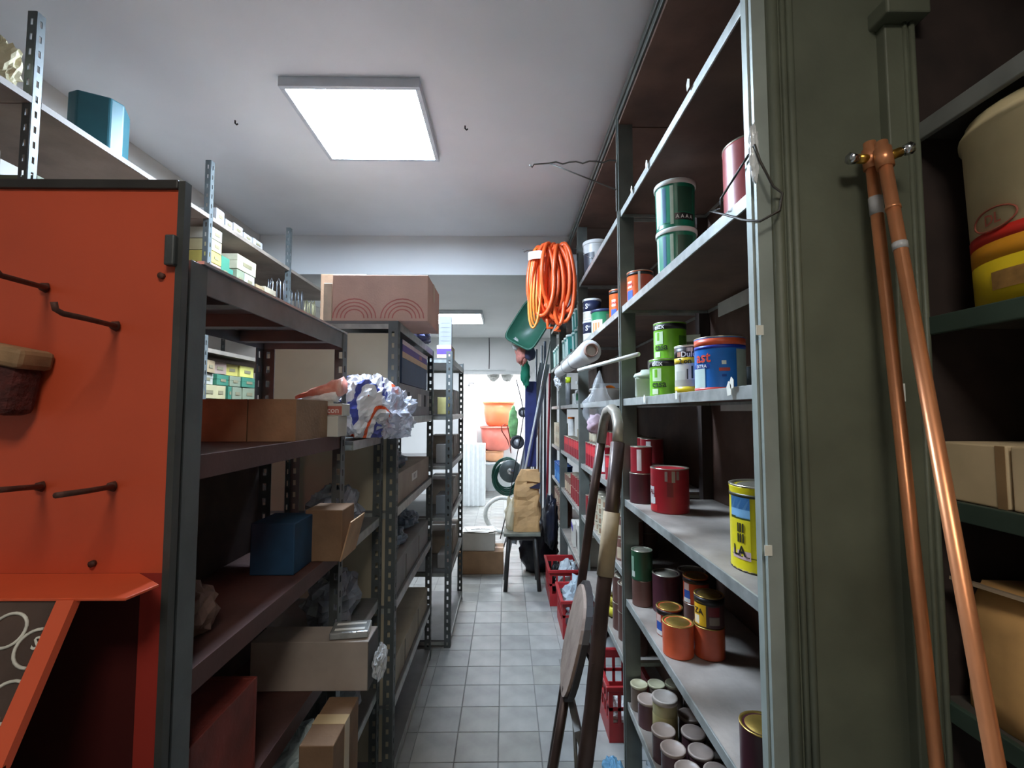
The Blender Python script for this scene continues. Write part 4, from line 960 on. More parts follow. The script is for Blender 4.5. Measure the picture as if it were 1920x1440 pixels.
vs = []; fs = []; n = 22; lv = 14
for j in range(lv + 1):
    f = j / lv; w = 0.072 * math.sin(min(1.0, f * 1.7 + 0.12) * math.pi / 2) * (1 - max(0, f - 0.45) / 0.55 * 0.96)
    for i in range(n):
        a = 2*math.pi*i/n; nz = noise.noise(Vector((math.cos(a)*2, math.sin(a)*2, f*5))) * 0.35 + noise.noise(Vector((math.cos(a)*6, math.sin(a)*6, f*9))) * 0.18
        vs.append((w*(1+nz)*math.cos(a) + 0.02*f, 0.7*w*(1+nz)*math.sin(a), HBG*f))
fs = [(j*n+i, j*n+(i+1) % n, (j+1)*n+(i+1) % n, (j+1)*n+i) for j in range(lv) for i in range(n)] + [tuple(reversed(range(n)))]
G().add(vs, fs, True).build('bag_film', film((222, 226, 228), 0.26, 0.08), t)
G().blob((0, 0, 0.05), 0.045, 0.032, 0.055, 0.25, 2.5, 6).build('contents', mat((196, 168, 180), 0.5), t)

# step stool with a hoop handle
YN, YFa = 1.50, 1.92
def L3(px, py, Y): return at(px, py, Y=Y)
near = [L3(1088, 1500, 1.42), L3(1110, 1330, 1.46), L3(1127, 1150, 1.50), L3(1147, 960, 1.54), L3(1158, 830, 1.58)]
arc = [L3(1159, 795, 1.62), L3(1155, 775, 1.68), L3(1147, 766, 1.75), L3(1138, 772, 1.82), L3(1132, 792, 1.87)]
far = [L3(1127, 830, 1.88), L3(1108, 960, 1.90), L3(1088, 1110, 1.92), L3(1062, 1260, 1.93), L3(1034, 1440, 1.94)]
def tofloor(p_, q_): return p_ + (q_ - p_) * ((p_.z - 0.012) / (p_.z - q_.z))
near = [tofloor(near[1], near[0])] + near[1:]
far = far[:-1] + [tofloor(far[-2], far[-1])]
org = Vector((near[0].x, near[0].y, 0.0))
t = thing('step_stool', 'folded step stool with dark tubular hoop and a worn wooden step', 'step stool', org)
TUBE = mat((66, 50, 44), 0.4, 0.35, 0.2, 12)
TUBE2 = mat((146, 140, 128), 0.4, 0.35, 0.2, 12)
def flat_tube(pts, w, tck, m, nm, parent):
    """rounded flat bar; wide direction across the path inside the Y-Z plane"""
    pts = [Vector(p_) - org for p_ in pts]; vs = []; fs = []; n = 10; m_ = len(pts)
    for i, p_ in enumerate(pts):
        a = pts[max(0, i-1)]; b = pts[min(m_-1, i+1)]; d = (b - a).normalized()
        u = d.cross(Vector((1, 0, 0))).normalized(); v = d.cross(u).normalized()
        for k in range(n):
            an = 2*math.pi*k/n; c, s_ = math.cos(an), math.sin(an)
            vs.append(p_ + u * (w/2*math.copysign(abs(c)**0.6, c)) + v * (tck/2*math.copysign(abs(s_)**0.6, s_)))
    for i in range(m_ - 1): fs += [(i*n+k, i*n+(k+1) % n, (i+1)*n+(k+1) % n, (i+1)*n+k) for k in range(n)]
    fs += [tuple(reversed(range(n))), tuple(range((m_-1)*n, m_*n))]
    return G().add(vs, fs, True).build(nm, m, parent)
flat_tube(near, 0.04, 0.045, TUBE, 'leg', t)
flat_tube([near[-1]] + arc + [far[0]], 0.032, 0.036, TUBE2, 'hoop', t)
flat_tube(far, 0.03, 0.034, TUBE, 'leg', t)
c0, c1 = near[2] + (near[3] - near[2]) * 0.36, near[3]
flat_tube([c0, c1], 0.046, 0.051, mat((158, 138, 108), 0.7, 0, 0.15), 'tape_wrap', t)
# rear legs folded close behind
rb0 = [L3(1062, 1290, 1.60), L3(1030, 1480, 1.62)]; rb0[1] = tofloor(rb0[0], rb0[1])
flat_tube(rb0, 0.022, 0.026, TUBE, 'rear_leg', t)
rb1 = [L3(1085, 1170, 1.80), L3(1046, 1400, 1.74)]; rb1[1] = tofloor(rb1[0], rb1[1])
flat_tube(rb1, 0.022, 0.026, TUBE2, 'rear_leg', t)
# wooden step hanging in the plane of the frame
cen = L3(1092, 1192, 1.70)
uy = Vector((0.02, 0.20, 0.0)); uz = (L3(1116, 1100, 1.72) - L3(1072, 1285, 1.68)) * 0.5
def plate(sc, off, th, nm, m, z=0):
    vs = []; n = 24
    for s_ in (-th/2, th/2):
        for i in range(n):
            a = 2*math.pi*i/n; c, sn = math.cos(a), math.sin(a)
            vs.append(cen - org + Vector((-0.03 + off + s_, 0, 0)) + uy * (math.copysign(abs(c)**0.75, c) * sc) + uz * (math.copysign(abs(sn)**0.75, sn) * sc))
    fs = [tuple(reversed(range(n))), tuple(range(n, 2*n))] + [(i, (i+1) % n, n+(i+1) % n, n+i) for i in range(n)]
    G().add(vs, fs).build(nm, m, t)
plate(1.0, 0.012, 0.02, 'step_rim', mat((40, 36, 36), 0.5)); plate(0.93, -0.002, 0.012, 'step', mat((150, 132, 118), 0.7, 0, 0.3, 10, 0.25, 40, c2=(118, 100, 90)))
G().slab(cen - org + Vector((0.0, -0.24, 0.02)), cen - org + Vector((0.0, 0.24, -0.02)), 0.02, 0.02).build('cross_bar', TUBE, t)
lower = L3(1070, 1330, 1.68)
G().slab(lower - org + Vector((0.01, -0.2, 0.0)), lower - org + Vector((0.01, 0.22, 0.0)), 0.12, 0.018, (1, 0, 0.3)).build('lower_step', mat((104, 104, 100), 0.6, 0.1), t)
G().tube([lower - org + Vector((0.0, -0.15, -0.16)), lower - org + Vector((0.02, 0.16, 0.16))], 0.006, 6).build('strut', TUBE2, t)

# wire wound round the pale post and the column
WIRE = mat((70, 66, 60), 0.5, 0.3)
pts = [at(1405, 285, X=FX - 0.016), at(1415, 272, X=FX - 0.02), at(1424, 300, Y=0.91), at(1450, 350, Y=0.905), at(1467, 362, Y=0.905), at(1462, 395, Y=0.905), at(1425, 415, Y=0.905), at(1392, 412, X=FX - 0.012), at(1358, 402, X=FX - 0.01), at(1332, 396, X=FX - 0.01), at(1352, 392, X=FX - 0.014), at(1352, 372, X=FX - 0.012), at(1385, 320, X=FX - 0.012), at(1404, 290, X=FX - 0.014)]
q = pts[0].copy()
tag(G().tube([x - q for x in pts], 0.0026, 6).build('wire', WIRE, None, q), 'thin dark wire tied round the pale post by the column', 'wire')
bagthing('plastic_wrap', 'crumpled white plastic wrapped on the pale post under the wire', at(1414, 300, Y=0.918) + Vector((0, 0, -0.035)), 0.010, 0.006, 0.06, film((226, 228, 226), 0.85), 44, flat=False, cat='plastic wrap')

# copper pipes leaning on the column
COP = mat((222, 148, 102), 0.34, 0.6, 0.15, 6)
BRASS = mat((196, 150, 66), 0.3, 0.9, 0.1)
def copper(label, tp, bt, side, tape_f, tape_l, collar=None):
    d = (bt - tp); k = (tp.z - 0.013) / -d.z; bt = tp + d * k; L = (bt - tp).length; dn = (tp - bt).normalized()
    t = thing('copper_pipe', label, 'pipe', (bt.x, bt.y, 0.0)); o_ = Vector((bt.x, bt.y, 0))
    G().tube([bt - o_, tp - o_], 0.0108, 16).build('tube', COP, t)
    G().tube([tp - o_ - dn*0.055, tp - o_ - dn*0.015], 0.0145, 16).build('tee', COP, t)
    c = tp - o_ - dn * 0.035
    s_ = Vector((side, -0.15, -0.05 * abs(side))).normalized() if side < 0 else Vector((side, -0.2, 0.35)).normalized()
    G().tube([c, c + s_*0.03], 0.009, 12).build('branch', BRASS, t)
    G().tube([c + s_*0.028, c + s_*0.036], 0.007, 12).build('valve_stem', CHROME, t)
    G().tube([c + s_*0.036, c + s_*0.050], [0.010, 0.0115], 6).build('valve_nut', CHROME, t)
    G().tube([tp - o_ - dn*tape_f, tp - o_ - dn*(tape_f + tape_l)], 0.0118, 16).build('tape', mat((176, 176, 176), 0.4), t)
    if collar: G().tube([tp - o_ - dn*collar, tp - o_ - dn*(collar + 0.006)], 0.0122, 16).build('joint', COP, t)
copper('copper pipe with a broad grey tape below its valve, leaning on the column', at(1630, 268, Y=YC - 0.036), at(1757, 1440, Y=0.82), -1, 0.115, 0.036)
copper('copper pipe with a narrow pale tape, slanting past the column edge', at(1652, 268, Y=YC - 0.07), at(1868, 1440, Y=0.66), 1, 0.215, 0.014, 0.14)

# goods on the near right shelves
NX = 0.832
p = Vector((0.996, 0.764, NZ[4] + 0.001))
t = thing('paint_drum', 'large cream paint drum with red and yellow bands beside the column', 'paint drum', p, face_cam(p))
r, h = 0.155, 0.352
G().lathe([(r*0.93, 0), (r*0.95, 0.004), (r, h*0.9), (r*1.03, h*0.905), (r*1.03, h*0.93), (r, h*0.935), (r*0.97, h*0.985), (r*0.90, h), (0.0001, h)], 40).build('body', mat((206, 190, 148), 0.4, 0, 0.14, 6), t)
for z0, z1, c in ((0.0, 0.21, (226, 196, 36)), (0.21, 0.30, (222, 150, 36)), (0.30, 0.36, (206, 48, 38))):
    ra, rb = r*0.95 + (r*0.05)*z0/0.9 + 0.001, r*0.95 + (r*0.05)*z1/0.9 + 0.001
    b_ = G().lathe([(ra, h*z0 + 0.004), (rb, h*z1 + 0.004)], 40).build('band', mat(c, 0.35, 0, 0.06), t)
lb = G().lathe([(r*0.957 + 0.0016, h*0.07), (r*0.962 + 0.0016, h*0.16)], 6, a0=-50, a1=-24).build('label', mat((150, 112, 60), 0.6, 0, 0.25, 40), t)
em = [(0.5*0.085*r/0.155*math.cos(2*math.pi*i/24), 0.32*0.06*math.sin(2*math.pi*i/24)) for i in range(24)]
G().tube([((r*0.975 + 0.002)*math.sin(x/r - 0.80), -(r*0.975 + 0.002)*math.cos(x/r - 0.80), h*0.42 + y) for x, y in em], 0.0016, 5, closed=True).build('emblem', mat((150, 78, 60), 0.6), t)
o = put('lettering', text_mesh('DL', 0.026, (150, 78, 60), r*0.975 + 0.002), t, (0, 0, h*0.42)); o.rotation_euler = (0, 0, -0.80)
YY = [0.925, 0.785, 0.62, 0.45, 0.28]
for k in range(4):
    lab = ('pale cardboard box on the green shelf, the one touching the column', 'pale cardboard box on the green shelf, second from the column', 'pale cardboard box on the green shelf, third from the column', 'pale cardboard box on the green shelf, fourth from the column')[k]
    t = thing('carton', lab, 'box', (NX + 0.015 + 0.10, (YY[k] + YY[k+1]) / 2, NZ[3] + 0.001))
    dy = (YY[k] - YY[k+1]) - 0.006
    G().box(-0.10, -dy/2, 0, 0.10, dy/2, 0.108).build('body', mat((206, 184, 146), 0.8, 0, 0.1, 8), t, bevel=0.003)
    G().box(-0.1012, -dy/2 + 0.002, 0.0, -0.1002, -dy/2 + 0.018, 0.107).build('tape', mat((150, 120, 84), 0.6), t)
for k in range(2):
    t = thing('paper_sack', ('torn tan paper parcel on the green shelf below the pale boxes', 'tan paper parcel beside the torn parcel on the green shelf')[k], 'parcel', (NX + 0.12, 0.825 - 0.20 * k, NZ[2] + 0.001))
    vs = []; nn = 20
    for j in range(7):
        f = j / 6; s_ = 1 - 0.10 * f * f - (0.12 if j == 6 else 0)
        for i in range(nn):
            a = 2*math.pi*i/nn; cc, sn = math.cos(a), math.sin(a)
            w = noise.noise(Vector((cc*2.5+k*5, sn*2.5, f*4))) * 0.014
            vs.append((0.095*math.copysign(abs(cc)**0.4, cc)*s_ + w, 0.085*math.copysign(abs(sn)**0.4, sn)*s_ + w, 0.225*f + w * f))
    fs = [(j*nn+i, j*nn+(i+1) % nn, (j+1)*nn+(i+1) % nn, (j+1)*nn+i) for j in range(6) for i in range(nn)] + [tuple(reversed(range(nn))), tuple(range(6*nn, 7*nn))]
    G().add(vs, fs, True).build('body', mat((206, 160, 100), 0.75, 0, 0.14, 8, 0.2, 20), t)
    G().obox((-0.075, 0.0, 0.226), 0.07, 0.14, 0.006, (0, 14, 10)).build('folded_flap', mat((140, 122, 100), 0.8), t)
can('dark red tin at the end of the green shelf beside the paper parcels', Vector((NX + 0.07, 0.475, NZ[2] + 0.0012)), 0.05, 0.12, dict(body=(120, 34, 34), lid='tin'), 'tin', 'paint_tin')
carton('dark brown carton on the green shelf above the pale boxes', (NX + 0.30, 0.50, NZ[3] + 0.1105), 0.2, 0.3, 0.17, CARD_D)
# ------------------------------------------------------------------ orange display stand, near left
PY_ = 0.79
pr = at(337, 360, Y=PY_); ptop = at(200, 347, Y=PY_).z
ORP = mat((196, 78, 46), 0.5, 0, 0.06, 3, 0.04, 20)
ORB = mat((206, 84, 48), 0.45, 0, 0.06, 5)
st = thing('display_stand', 'orange sheet metal display stand with rusty hooks and a sloped tray', 'display stand', (pr.x, PY_, 0))
so = Vector((pr.x, PY_, 0))
W = 0.85
zl = at(120, 1075, Y=PY_).z
G().box(-W, 0, zl, 0, 0.012, ptop - 0.008).build('panel', ORP, st)
xs_ = at(262, 1075, Y=PY_).x - so.x
G().box(xs_ + 0.002, 0, 0.0, 0, 0.012, zl).build('panel_strip', mat((150, 46, 36), 0.5, 0, 0.08, 3), st)  # same sheet below the ledge, its shade painted as a darker red
G().box(-W, 0.006, 0.0, xs_ + 0.002, 0.012, zl).build('shaded_lower_panel', mat((66, 20, 18), 0.5, 0, 0.15, 3), st)  # shade under the ledge painted in as dark maroon
G().box(-W, -0.006, ptop - 0.008, 0.0, 0.016, ptop + 0.008).build('top_rim', mat((58, 56, 54), 0.5, 0.3), st, bevel=0.002)
G().box(0.0005, -0.004, 0, 0.012, 0.012, ptop + 0.006).build('side_frame', mat((70, 72, 70), 0.5, 0.3, 0.12), st)
b0, b1 = at(311, 440, Y=PY_ - 0.01) - so, at(336, 498, Y=PY_ - 0.01) - so
G().box(b0.x, -0.014, b1.z, 0.004, -0.001, b0.z).build('bracket', mat((74, 78, 78), 0.5, 0.3), st, bevel=0.003)
RUST = mat((84, 52, 42), 0.7, 0.3, 0.25, 40, 0.2, 80)
for base_, tips in (((220, 612), ((160, 597, 0.70), (118, 588, 0.665), (104, 580, 0.655), (101, 566, 0.652))),
                    ((88, 540), ((40, 527, 0.70), (0, 516, 0.665), (-14, 500, 0.65))),
                    ((214, 912), ((160, 921, 0.70), (104, 929, 0.655))),
                    ((80, 912), ((30, 916, 0.70), (-16, 920, 0.66)))):
    pb = at(base_[0], base_[1], Y=PY_ - 0.001)
    pts = [pb - so] + [at(x, y, Y=Y) - so for x, y, Y in tips]
    h_ = G().tube(pts, 0.0042, 8).build('hook', RUST, st)
    G().tube([pb - so + Vector((0, 0.0, 0)), pb - so + Vector((-0.004, -0.008, 0.001))], [0.009, 0.006], 10).build('hook_base', RUST, h_)
for px, py in ((305, 518), (176, 1056)):
    p = at(px, py, Y=PY_) - so; G().tube([p, p + Vector((0, -0.006, 0))], 0.0055, 8).build('bolt', RUST, st)
# ledge and sloped tray
zl = at(120, 1075, Y=PY_).z; yl = (at(100, 1121, Z=zl)).y
xr, xf = at(262, 1075, Y=PY_).x - so.x, at(243, 1123, Y=yl).x - so.x
g = G().prism([(-W, 0.0), (-W, yl - PY_), (xf - 0.004, yl - PY_ - 0.002), (xf + 0.004, (yl - PY_) * 0.5), (xr, 0.0)], zl - 0.004, zl)
g.build('ledge', ORB, st, bevel=0.001)
xt = at(145, 1122, Y=yl).x - so.x
y1t = yl - 0.085; z1t = zl - 0.165
def slope(u, v, lift=0.0):                                    # u along x, v 0..1 down the slope
    n = Vector((0, z1t - zl, -(y1t - yl))).normalized(); n = n if n.z > 0 else -n
    return Vector((u, (yl - PY_) + (y1t - yl) * v, zl - 0.004 + (z1t - zl) * v)) + n * lift
def slab_on(u0, u1, v0, v1, th, nm, m, parent, lift=0.0):
    vs = [slope(u, v, l) for l in (lift, lift + th) for (u, v) in ((u0, v0), (u1, v0), (u1, v1), (u0, v1))]
    return G().add(vs, [(3,2,1,0),(4,5,6,7),(0,1,5,4),(1,2,6,5),(2,3,7,6),(3,0,4,7)]).build(nm, m, parent)
bd = slab_on(-W, xt - 0.02, 0.0, 1.0, 0.004, 'sloped_board', mat((70, 54, 46), 0.4, 0, 0.3, 9, 0.1), st, -0.006)
slab_on(xt - 0.024, xt, 0.0, 1.0, 0.012, 'tray_edge', ORB, st, -0.006)
G().box(-W, y1t - PY_ - 0.006, 0.0, xt, y1t - PY_, z1t).build('tray_front', mat((96, 30, 26), 0.5), st)
RING = mat((206, 204, 192), 0.7, 0, 0.12, 40)
for px, py, rr_ in ((60, 1212, 0.026), (-6, 1185, 0.024), (48, 1290, 0.026), (6, 1330, 0.03), (-60, 1270, 0.026)):
    c = at(px, py, Y=yl - 0.03) - so; u0 = c.x; v0 = (c.z - zl) / (z1t - zl); L_ = 0.186
    pts = [slope(u0 + rr_ * math.cos(R(a)), v0 + rr_ * 0.9 / L_ * math.sin(R(a)), -0.001) for a in range(0, 360, 15)]
    if u0 + rr_ < xt - 0.02: G().tube(pts, 0.0022, 6, closed=True).build('chalk_ring', RING, bd)
    else: G().tube([q_ for q_ in pts if q_.x < xt - 0.025] , 0.0022, 6).build('chalk_ring', RING, bd)
c = at(60, 1205, Y=yl - 0.03) - so
o = put('lettering', text_mesh('S', 0.022, (206, 204, 192)), bd, slope(c.x, (c.z - zl) / (z1t - zl), 0.0006)); o.rotation_euler = (R(-27), 0, 0)
# old brush block hanging on the panel
a = at(-90, 640, Y=0.785); b = at(104, 690, Y=0.785)
t = thing('brush', 'worn wooden brush block with dark bristles hanging on the orange panel', 'brush', (a.x, PY_ - 0.001, b.z - 0.10))
o_ = Vector((a.x, PY_ - 0.001, b.z - 0.10))
G().obox(((b.x - a.x)/2, -0.032, 0.125), b.x - a.x, 0.06, 0.032, (0, 11, 0)).build('wooden_back', mat((150, 118, 84), 0.75, 0, 0.3, 14, 0.2), t, bevel=0.008)
G().obox(((b.x - a.x)/2 - 0.006, -0.032, 0.072), b.x - a.x - 0.02, 0.05, 0.08, (0, 10, 0)).build('bristles', mat((74, 30, 26), 0.9, 0, 0.35, 60, 0.5, 150), t, bevel=0.012)

# ------------------------------------------------------------------ goods in the rack behind the stand
def pbox(label, x0, x1, ytop, Y, z, depth, col, **kw):
    """carton whose near face spans pixel columns x0..x1 at depth Y, standing on z"""
    a, b = at(x0, ytop, Y=Y), at(x1, ytop, Y=Y)
    return carton(label, ((a.x + b.x) / 2, Y + depth / 2, z + 0.001), b.x - a.x, depth, a.z - z, col, **kw)
TRAY = mat((132, 102, 76), 0.85, 0, 0.15, 9, 0.1, 100)
pbox('open brown cardboard tray between two other trays behind the orange panel', 380, 464, 749, 1.26, 1.50, 0.22, TRAY, openb=True)
pbox('open brown cardboard tray beside the white carton with red label', 466, 556, 749, 1.26, 1.50, 0.22, TRAY, openb=True)
pbox('open brown cardboard tray half hidden by the orange panel frame', 338, 376, 752, 1.26, 1.50, 0.20, TRAY, openb=True)
pbox('small white carton under the printed packet', 562, 634, 781, 1.485, 1.50, 0.085, CARD_W, tape=False)
a = at(597, 758, Y=1.508); b = at(642, 781, Y=1.508)
t = thing('packet', 'white packet with a red label under the orange and white bag', 'packet', ((a.x + b.x)/2, 1.545, b.z + 0.002))
G().box(-(b.x-a.x)/2 - 0.03, -0.037, 0, (b.x-a.x)/2, 0.035, a.z - b.z).build('body', CARD_W, t, bevel=0.002)
lb = G().box(-(b.x-a.x)/2 + 0.004, -0.0385, 0.004, (b.x-a.x)/2 - 0.002, -0.0372, a.z - b.z - 0.008).build('label', mat((176, 96, 84), 0.6), t)
o = put('lettering', text_mesh('Acon', 0.026, (232, 210, 204)), lb, (0.0, -0.0388, (a.z - b.z)/2 - 0.002))
PLB = mat((232, 232, 236), 0.3, 0, 0.2, 9, 0.5, 30)
p = Vector((-0.60, 1.545, a.z + 0.004))
t = thing('plastic_bag', 'orange and white plastic bag slumped over the packet and carton', 'bag', p)
def wedge(pts, rad, nm, m, seed):
    """crumpled sausage through points"""
    pts = [Vector(q_) for q_ in pts]; vs = []; n = 16; fs = []
    for i, q_ in enumerate(pts):
        for k in range(n):
            an = 2*math.pi*k/n; w = 1 + 0.35*noise.noise(Vector((math.cos(an)*1.6+seed, math.sin(an)*1.6, i*0.8))) + 0.18*noise.noise(Vector((math.cos(an)*5+seed, math.sin(an)*5, i*2.1)))
            vs.append(q_ + Vector((0, math.cos(an)*rad[i][0]*w, math.sin(an)*rad[i][1]*w)))
    for i in range(len(pts)-1): fs += [(i*n+k, i*n+(k+1) % n, (i+1)*n+(k+1) % n, (i+1)*n+k) for k in range(n)]
    fs += [tuple(reversed(range(n))), tuple(range((len(pts)-1)*n, len(pts)*n))]
    return G().add(vs, fs, True).build(nm, m, t)
wedge([(-0.085 + 0.017*k, 0.004*math.sin(k), 0.018 + 0.0042*k) for k in range(10)], [(0.01 + 0.0036*k, 0.007 + 0.0027*k) for k in range(10)], 'orange_film', mat((226, 92, 56), 0.35, 0, 0.2, 12, 0.5, 35, c2=(240, 200, 186)), 3)
wedge([(-0.075 + 0.016*k, -0.006, 0.008 + 0.002*k) for k in range(9)], [(0.02 + 0.001*k, 0.007 + 0.0012*k) for k in range(9)], 'white_film', PLB, 7)
# big crumpled bags on the short rack
cz = L1b[4]
c = at(708, 765, Y=1.86)
t = thing('plastic_bag', 'big crumpled clear and white plastic bags with blue and orange print', 'bag', (c.x, 1.86, cz + 0.001))
PRF = printed((228, 228, 234), [(0.40, 0.44, (70, 78, 160)), (0.56, 0.60, (232, 92, 48)), (0.66, 0.70, (90, 96, 170))], 5.0, 0.28)
G().blob((-0.03, -0.02, 0.115), 0.105, 0.15, 0.135, 0.22, 2.2, 51, 30, 48, fine=0.12, smooth=False).build('printed_film', PRF, t)
G().blob((0.05, 0.03, 0.085), 0.085, 0.14, 0.105, 0.3, 2.6, 52, 30, 48, fine=0.22, smooth=False).build('clear_film', mat((196, 200, 212), 0.18, 0, 0.15, 10, 0.5, 40, alpha=0.6), t)
for k, (px, z, rx, ry, rz, c_) in enumerate(((705, L1b[3], 0.09, 0.14, 0.09, (150, 156, 166)), (705, L1b[2], 0.09, 0.14, 0.10, (140, 146, 156)), (700, L1b[1], 0.09, 0.14, 0.12, (130, 136, 140)))):
    c = at(px, 900, Y=1.85)
    bagthing('plastic_bag', ('grey clear plastic bags just below the big printed bags', 'grey clear plastic bags at knee height in the short rack', 'dusty clear plastic bags near the floor in the short rack')[k], (-0.66, 1.85, z + 0.001), rx, ry, rz, mat(c_, 0.25, 0, 0.2, 10, 0.6, 30, alpha=0.8), 60 + k, 0.3, 2.4, True, 0.18)
# lower shelves
pbox('dark blue carton beside the brown carton with open flap', 470, 553, 982, 1.34, 1.125, 0.14, mat((20, 62, 92), 0.6, 0, 0.2, 12), tape=False)
t = pbox('brown carton with an open pale flap at the rack edge', 572, 642, 957, 1.46, 1.125, 0.115, CARD_D, tape=False)
G().obox((0.072, 0.0, 0.062), 0.004, 0.14, 0.12, (0, 14, 0)).build('flap', mat((178, 142, 108), 0.8), t)
bagthing('cloth_bundle', 'small brown cloth bundle beside the panel frame on the middle shelf', (-0.66, 0.99, 1.126), 0.06, 0.06, 0.06, mat((112, 88, 80), 0.8, 0, 0.2), 71, cat='bundle')
a, b = at(470, 1204, Y=1.40), at(690, 1204, Y=1.40)
t = thing('carton', 'long grey cardboard box sticking out into the aisle', 'box', ((a.x + b.x)/2, 1.45, 0.781))
G().box(-(b.x-a.x)/2, -0.05, 0, (b.x-a.x)/2, 0.05, a.z - 0.782).build('body', mat((158, 146, 136), 0.75, 0, 0.12, 7), t, bevel=0.002)
G().box((b.x-a.x)/2 + 0.0006, -0.05, 0.0, (b.x-a.x)/2 + 0.002, 0.05, a.z - 0.783).build('end_label', mat((70, 66, 62), 0.6), t)
c = at(652, 1192, Y=1.42)
t = thing('foil_packet', 'shiny silver packet with white strips on the long grey box', 'packet', (c.x, 1.45, a.z + 0.001), R(8))
SILV = mat((176, 178, 176), 0.25, 0.5, 0.15, 20, 0.2)
G().box(-0.055, -0.04, 0, 0.055, 0.04, 0.02).build('body', SILV, t, bevel=0.004)
for k in range(2): G().obox((0.0, -0.02 + 0.035*k, 0.021), 0.085, 0.012, 0.001, (0, 0, 0)).build('label', PAPER, t)
bagthing('plastic_wrap', 'clear film hanging over the end of the long grey box', (b.x + 0.022, 1.45, 0.80), 0.018, 0.05, 0.045, film((206, 208, 208), 0.6), 73, flat=False, cat='plastic wrap')
t = thing('wooden_crate', 'dark red wooden box on the low shelf behind the orange stand', 'crate', (-0.692, 0.99, 0.782))
DR = mat((112, 44, 36), 0.6, 0, 0.25, 8, 0.15)
G().box(-0.13, -0.12, 0.0, 0.13, 0.12, 0.012).build('bottom', DR, t)
for q_ in ((-0.13, -0.12, 0.13, -0.108), (-0.13, 0.108, 0.13, 0.12), (0.118, -0.108, 0.13, 0.108), (-0.13, -0.108, -0.118, 0.108)):
    G().box(q_[0], q_[1], 0.012, q_[2], q_[3], 0.20).build('plank', DR, t, bevel=0.002)
G().box(-0.118, -0.108, 0.185, 0.118, 0.108, 0.197).build('lid', DR, t)
# flat stack at the bottom
zz = 0.431
for k, (dx, h_, c_, lab) in enumerate(((0.25, 0.06, (96, 92, 86), 'dark flat carton at the bottom of the strip pile'), (0.23, 0.04, (120, 116, 110), 'grey flat carton above the dark one in the strip pile'), (0.24, 0.035, (84, 84, 82), 'flat dark carton topping the strip pile'))):
    carton(lab, (-0.69, 1.42, zz), dx, 0.20, h_, mat(c_, 0.7, 0, 0.15), tape=False); zz += h_ + 0.0015
bagthing('plastic_bag', 'pale bluish plastic bag on the pile of flat cartons', (-0.60, 1.42, zz), 0.065, 0.08, 0.055, film((196, 214, 216), 0.8), 75)
for k, (y0, x0, x1, c_, lab) in enumerate(((1.29, 510, 657, (196, 172, 130), 'pale wooden strip lying before the flat cartons'), (1.305, 520, 640, (176, 178, 176), 'silver metal strip lying beside the pale wooden strip'), (1.275, 525, 622, (150, 150, 148), 'thin grey metal strip lying closest to the dark red box'))):
    a_, b_ = at(x0, 1340, Y=y0), at(x1, 1340, Y=y0); zq = 0.4315
    tag(G().box(-(b_.x-a_.x)/2, -0.005, 0, (b_.x-a_.x)/2, 0.005, 0.10 - 0.02*k).build('strip', mat(c_, 0.4, 0.3 if k else 0.0), None, ((a_.x+b_.x)/2 , y0, zq), bevel=0.001), lab, 'strip')
pbox('reddish brown carton on the lowest shelf of the thin rack', 560, 625, 1400, 1.20, 0.10, 0.2, CARD_D)

# ------------------------------------------------------------------ goods on the left rack with the big carton
zt2 = L2Z[-1]
a, b = at(624, 515, Y=2.10), at(803, 515, Y=2.10)
t = carton('big pinkish brown carton with red arcs overhanging the rack top', ((a.x + b.x)/2, 2.10 + 0.175, zt2 + 0.003), b.x - a.x, 0.35, a.z - zt2 - 0.003, CARD_P)
hh = a.z - zt2 - 0.003
for cx in (-0.115, 0.10):
    for k in range(4):
        r0 = 0.04 + 0.016*k
        pts = [(cx + r0*1.1*math.cos(R(q_)), -0.1755, 0.012 + min(hh - 0.02, r0*math.sin(R(q_)))) for q_ in range(0, 181, 15)]
        vs = []; 
        for (x, y, z), q_ in zip(pts, range(0, 181, 15)):
            for s_ in (-0.0028, 0.0028): vs.append((x + s_*math.cos(R(q_)), y, z + s_*math.sin(R(q_))))
        vs2 = [(x, y - 0.0006, z) for x, y, z in vs]; n = len(vs)
        G().add(vs2, [(2*i, 2*i+1, 2*i+3, 2*i+2) for i in range(len(pts)-1)]).build('printed_arc', mat((178, 108, 100), 0.8), t)
pbox('narrow pale carton standing beside the big pinkish carton', 607, 623, 531, 2.11, zt2 + 0.002, 0.2, mat((196, 178, 156), 0.8), tape=False)
a = at(570, 513, Y=2.66)
carton('brown carton behind the big pinkish carton', (-0.93, 2.80, zt2 + 0.003), 0.26, 0.27, a.z - zt2 - 0.003, CARD_D)
c = at(796, 622, Y=2.75)
bagthing('plastic_bag', 'dark bluish plastic bundle behind the big carton', (-0.53, 2.78, zt2 + 0.003), 0.085, 0.16, 0.06, mat((84, 88, 128), 0.35, 0, 0.2, 8, 0.4), 81)
XF = -0.50
carton_g = mat((146, 148, 150), 0.75, 0, 0.08, 6)
t = thing('carton', 'long grey carton with punched windows on the upper rack shelf', 'box', (XF - 0.15, 2.62, L2Z[4] + 0.001))
G().box(-0.15, -0.46, 0, 0.15, 0.46, 0.16).build('body', carton_g, t, bevel=0.002)
for k, (y, w, c_) in enumerate(((-0.40, 0.05, (84, 86, 90)), (-0.22, 0.05, (70, 72, 76)), (0.06, 0.10, (206, 206, 204)), (0.26, 0.06, (40, 40, 42)), (0.38, 0.06, (176, 176, 172)))):
    G().box(0.1505, y, 0.055, 0.152, y + w, 0.125).build('window', mat(c_, 0.7), t)
t = thing('carton', 'dark blue product carton with purple and tan stripes on the grey carton', 'box', (XF - 0.14, 2.62, L2Z[4] + 0.163))
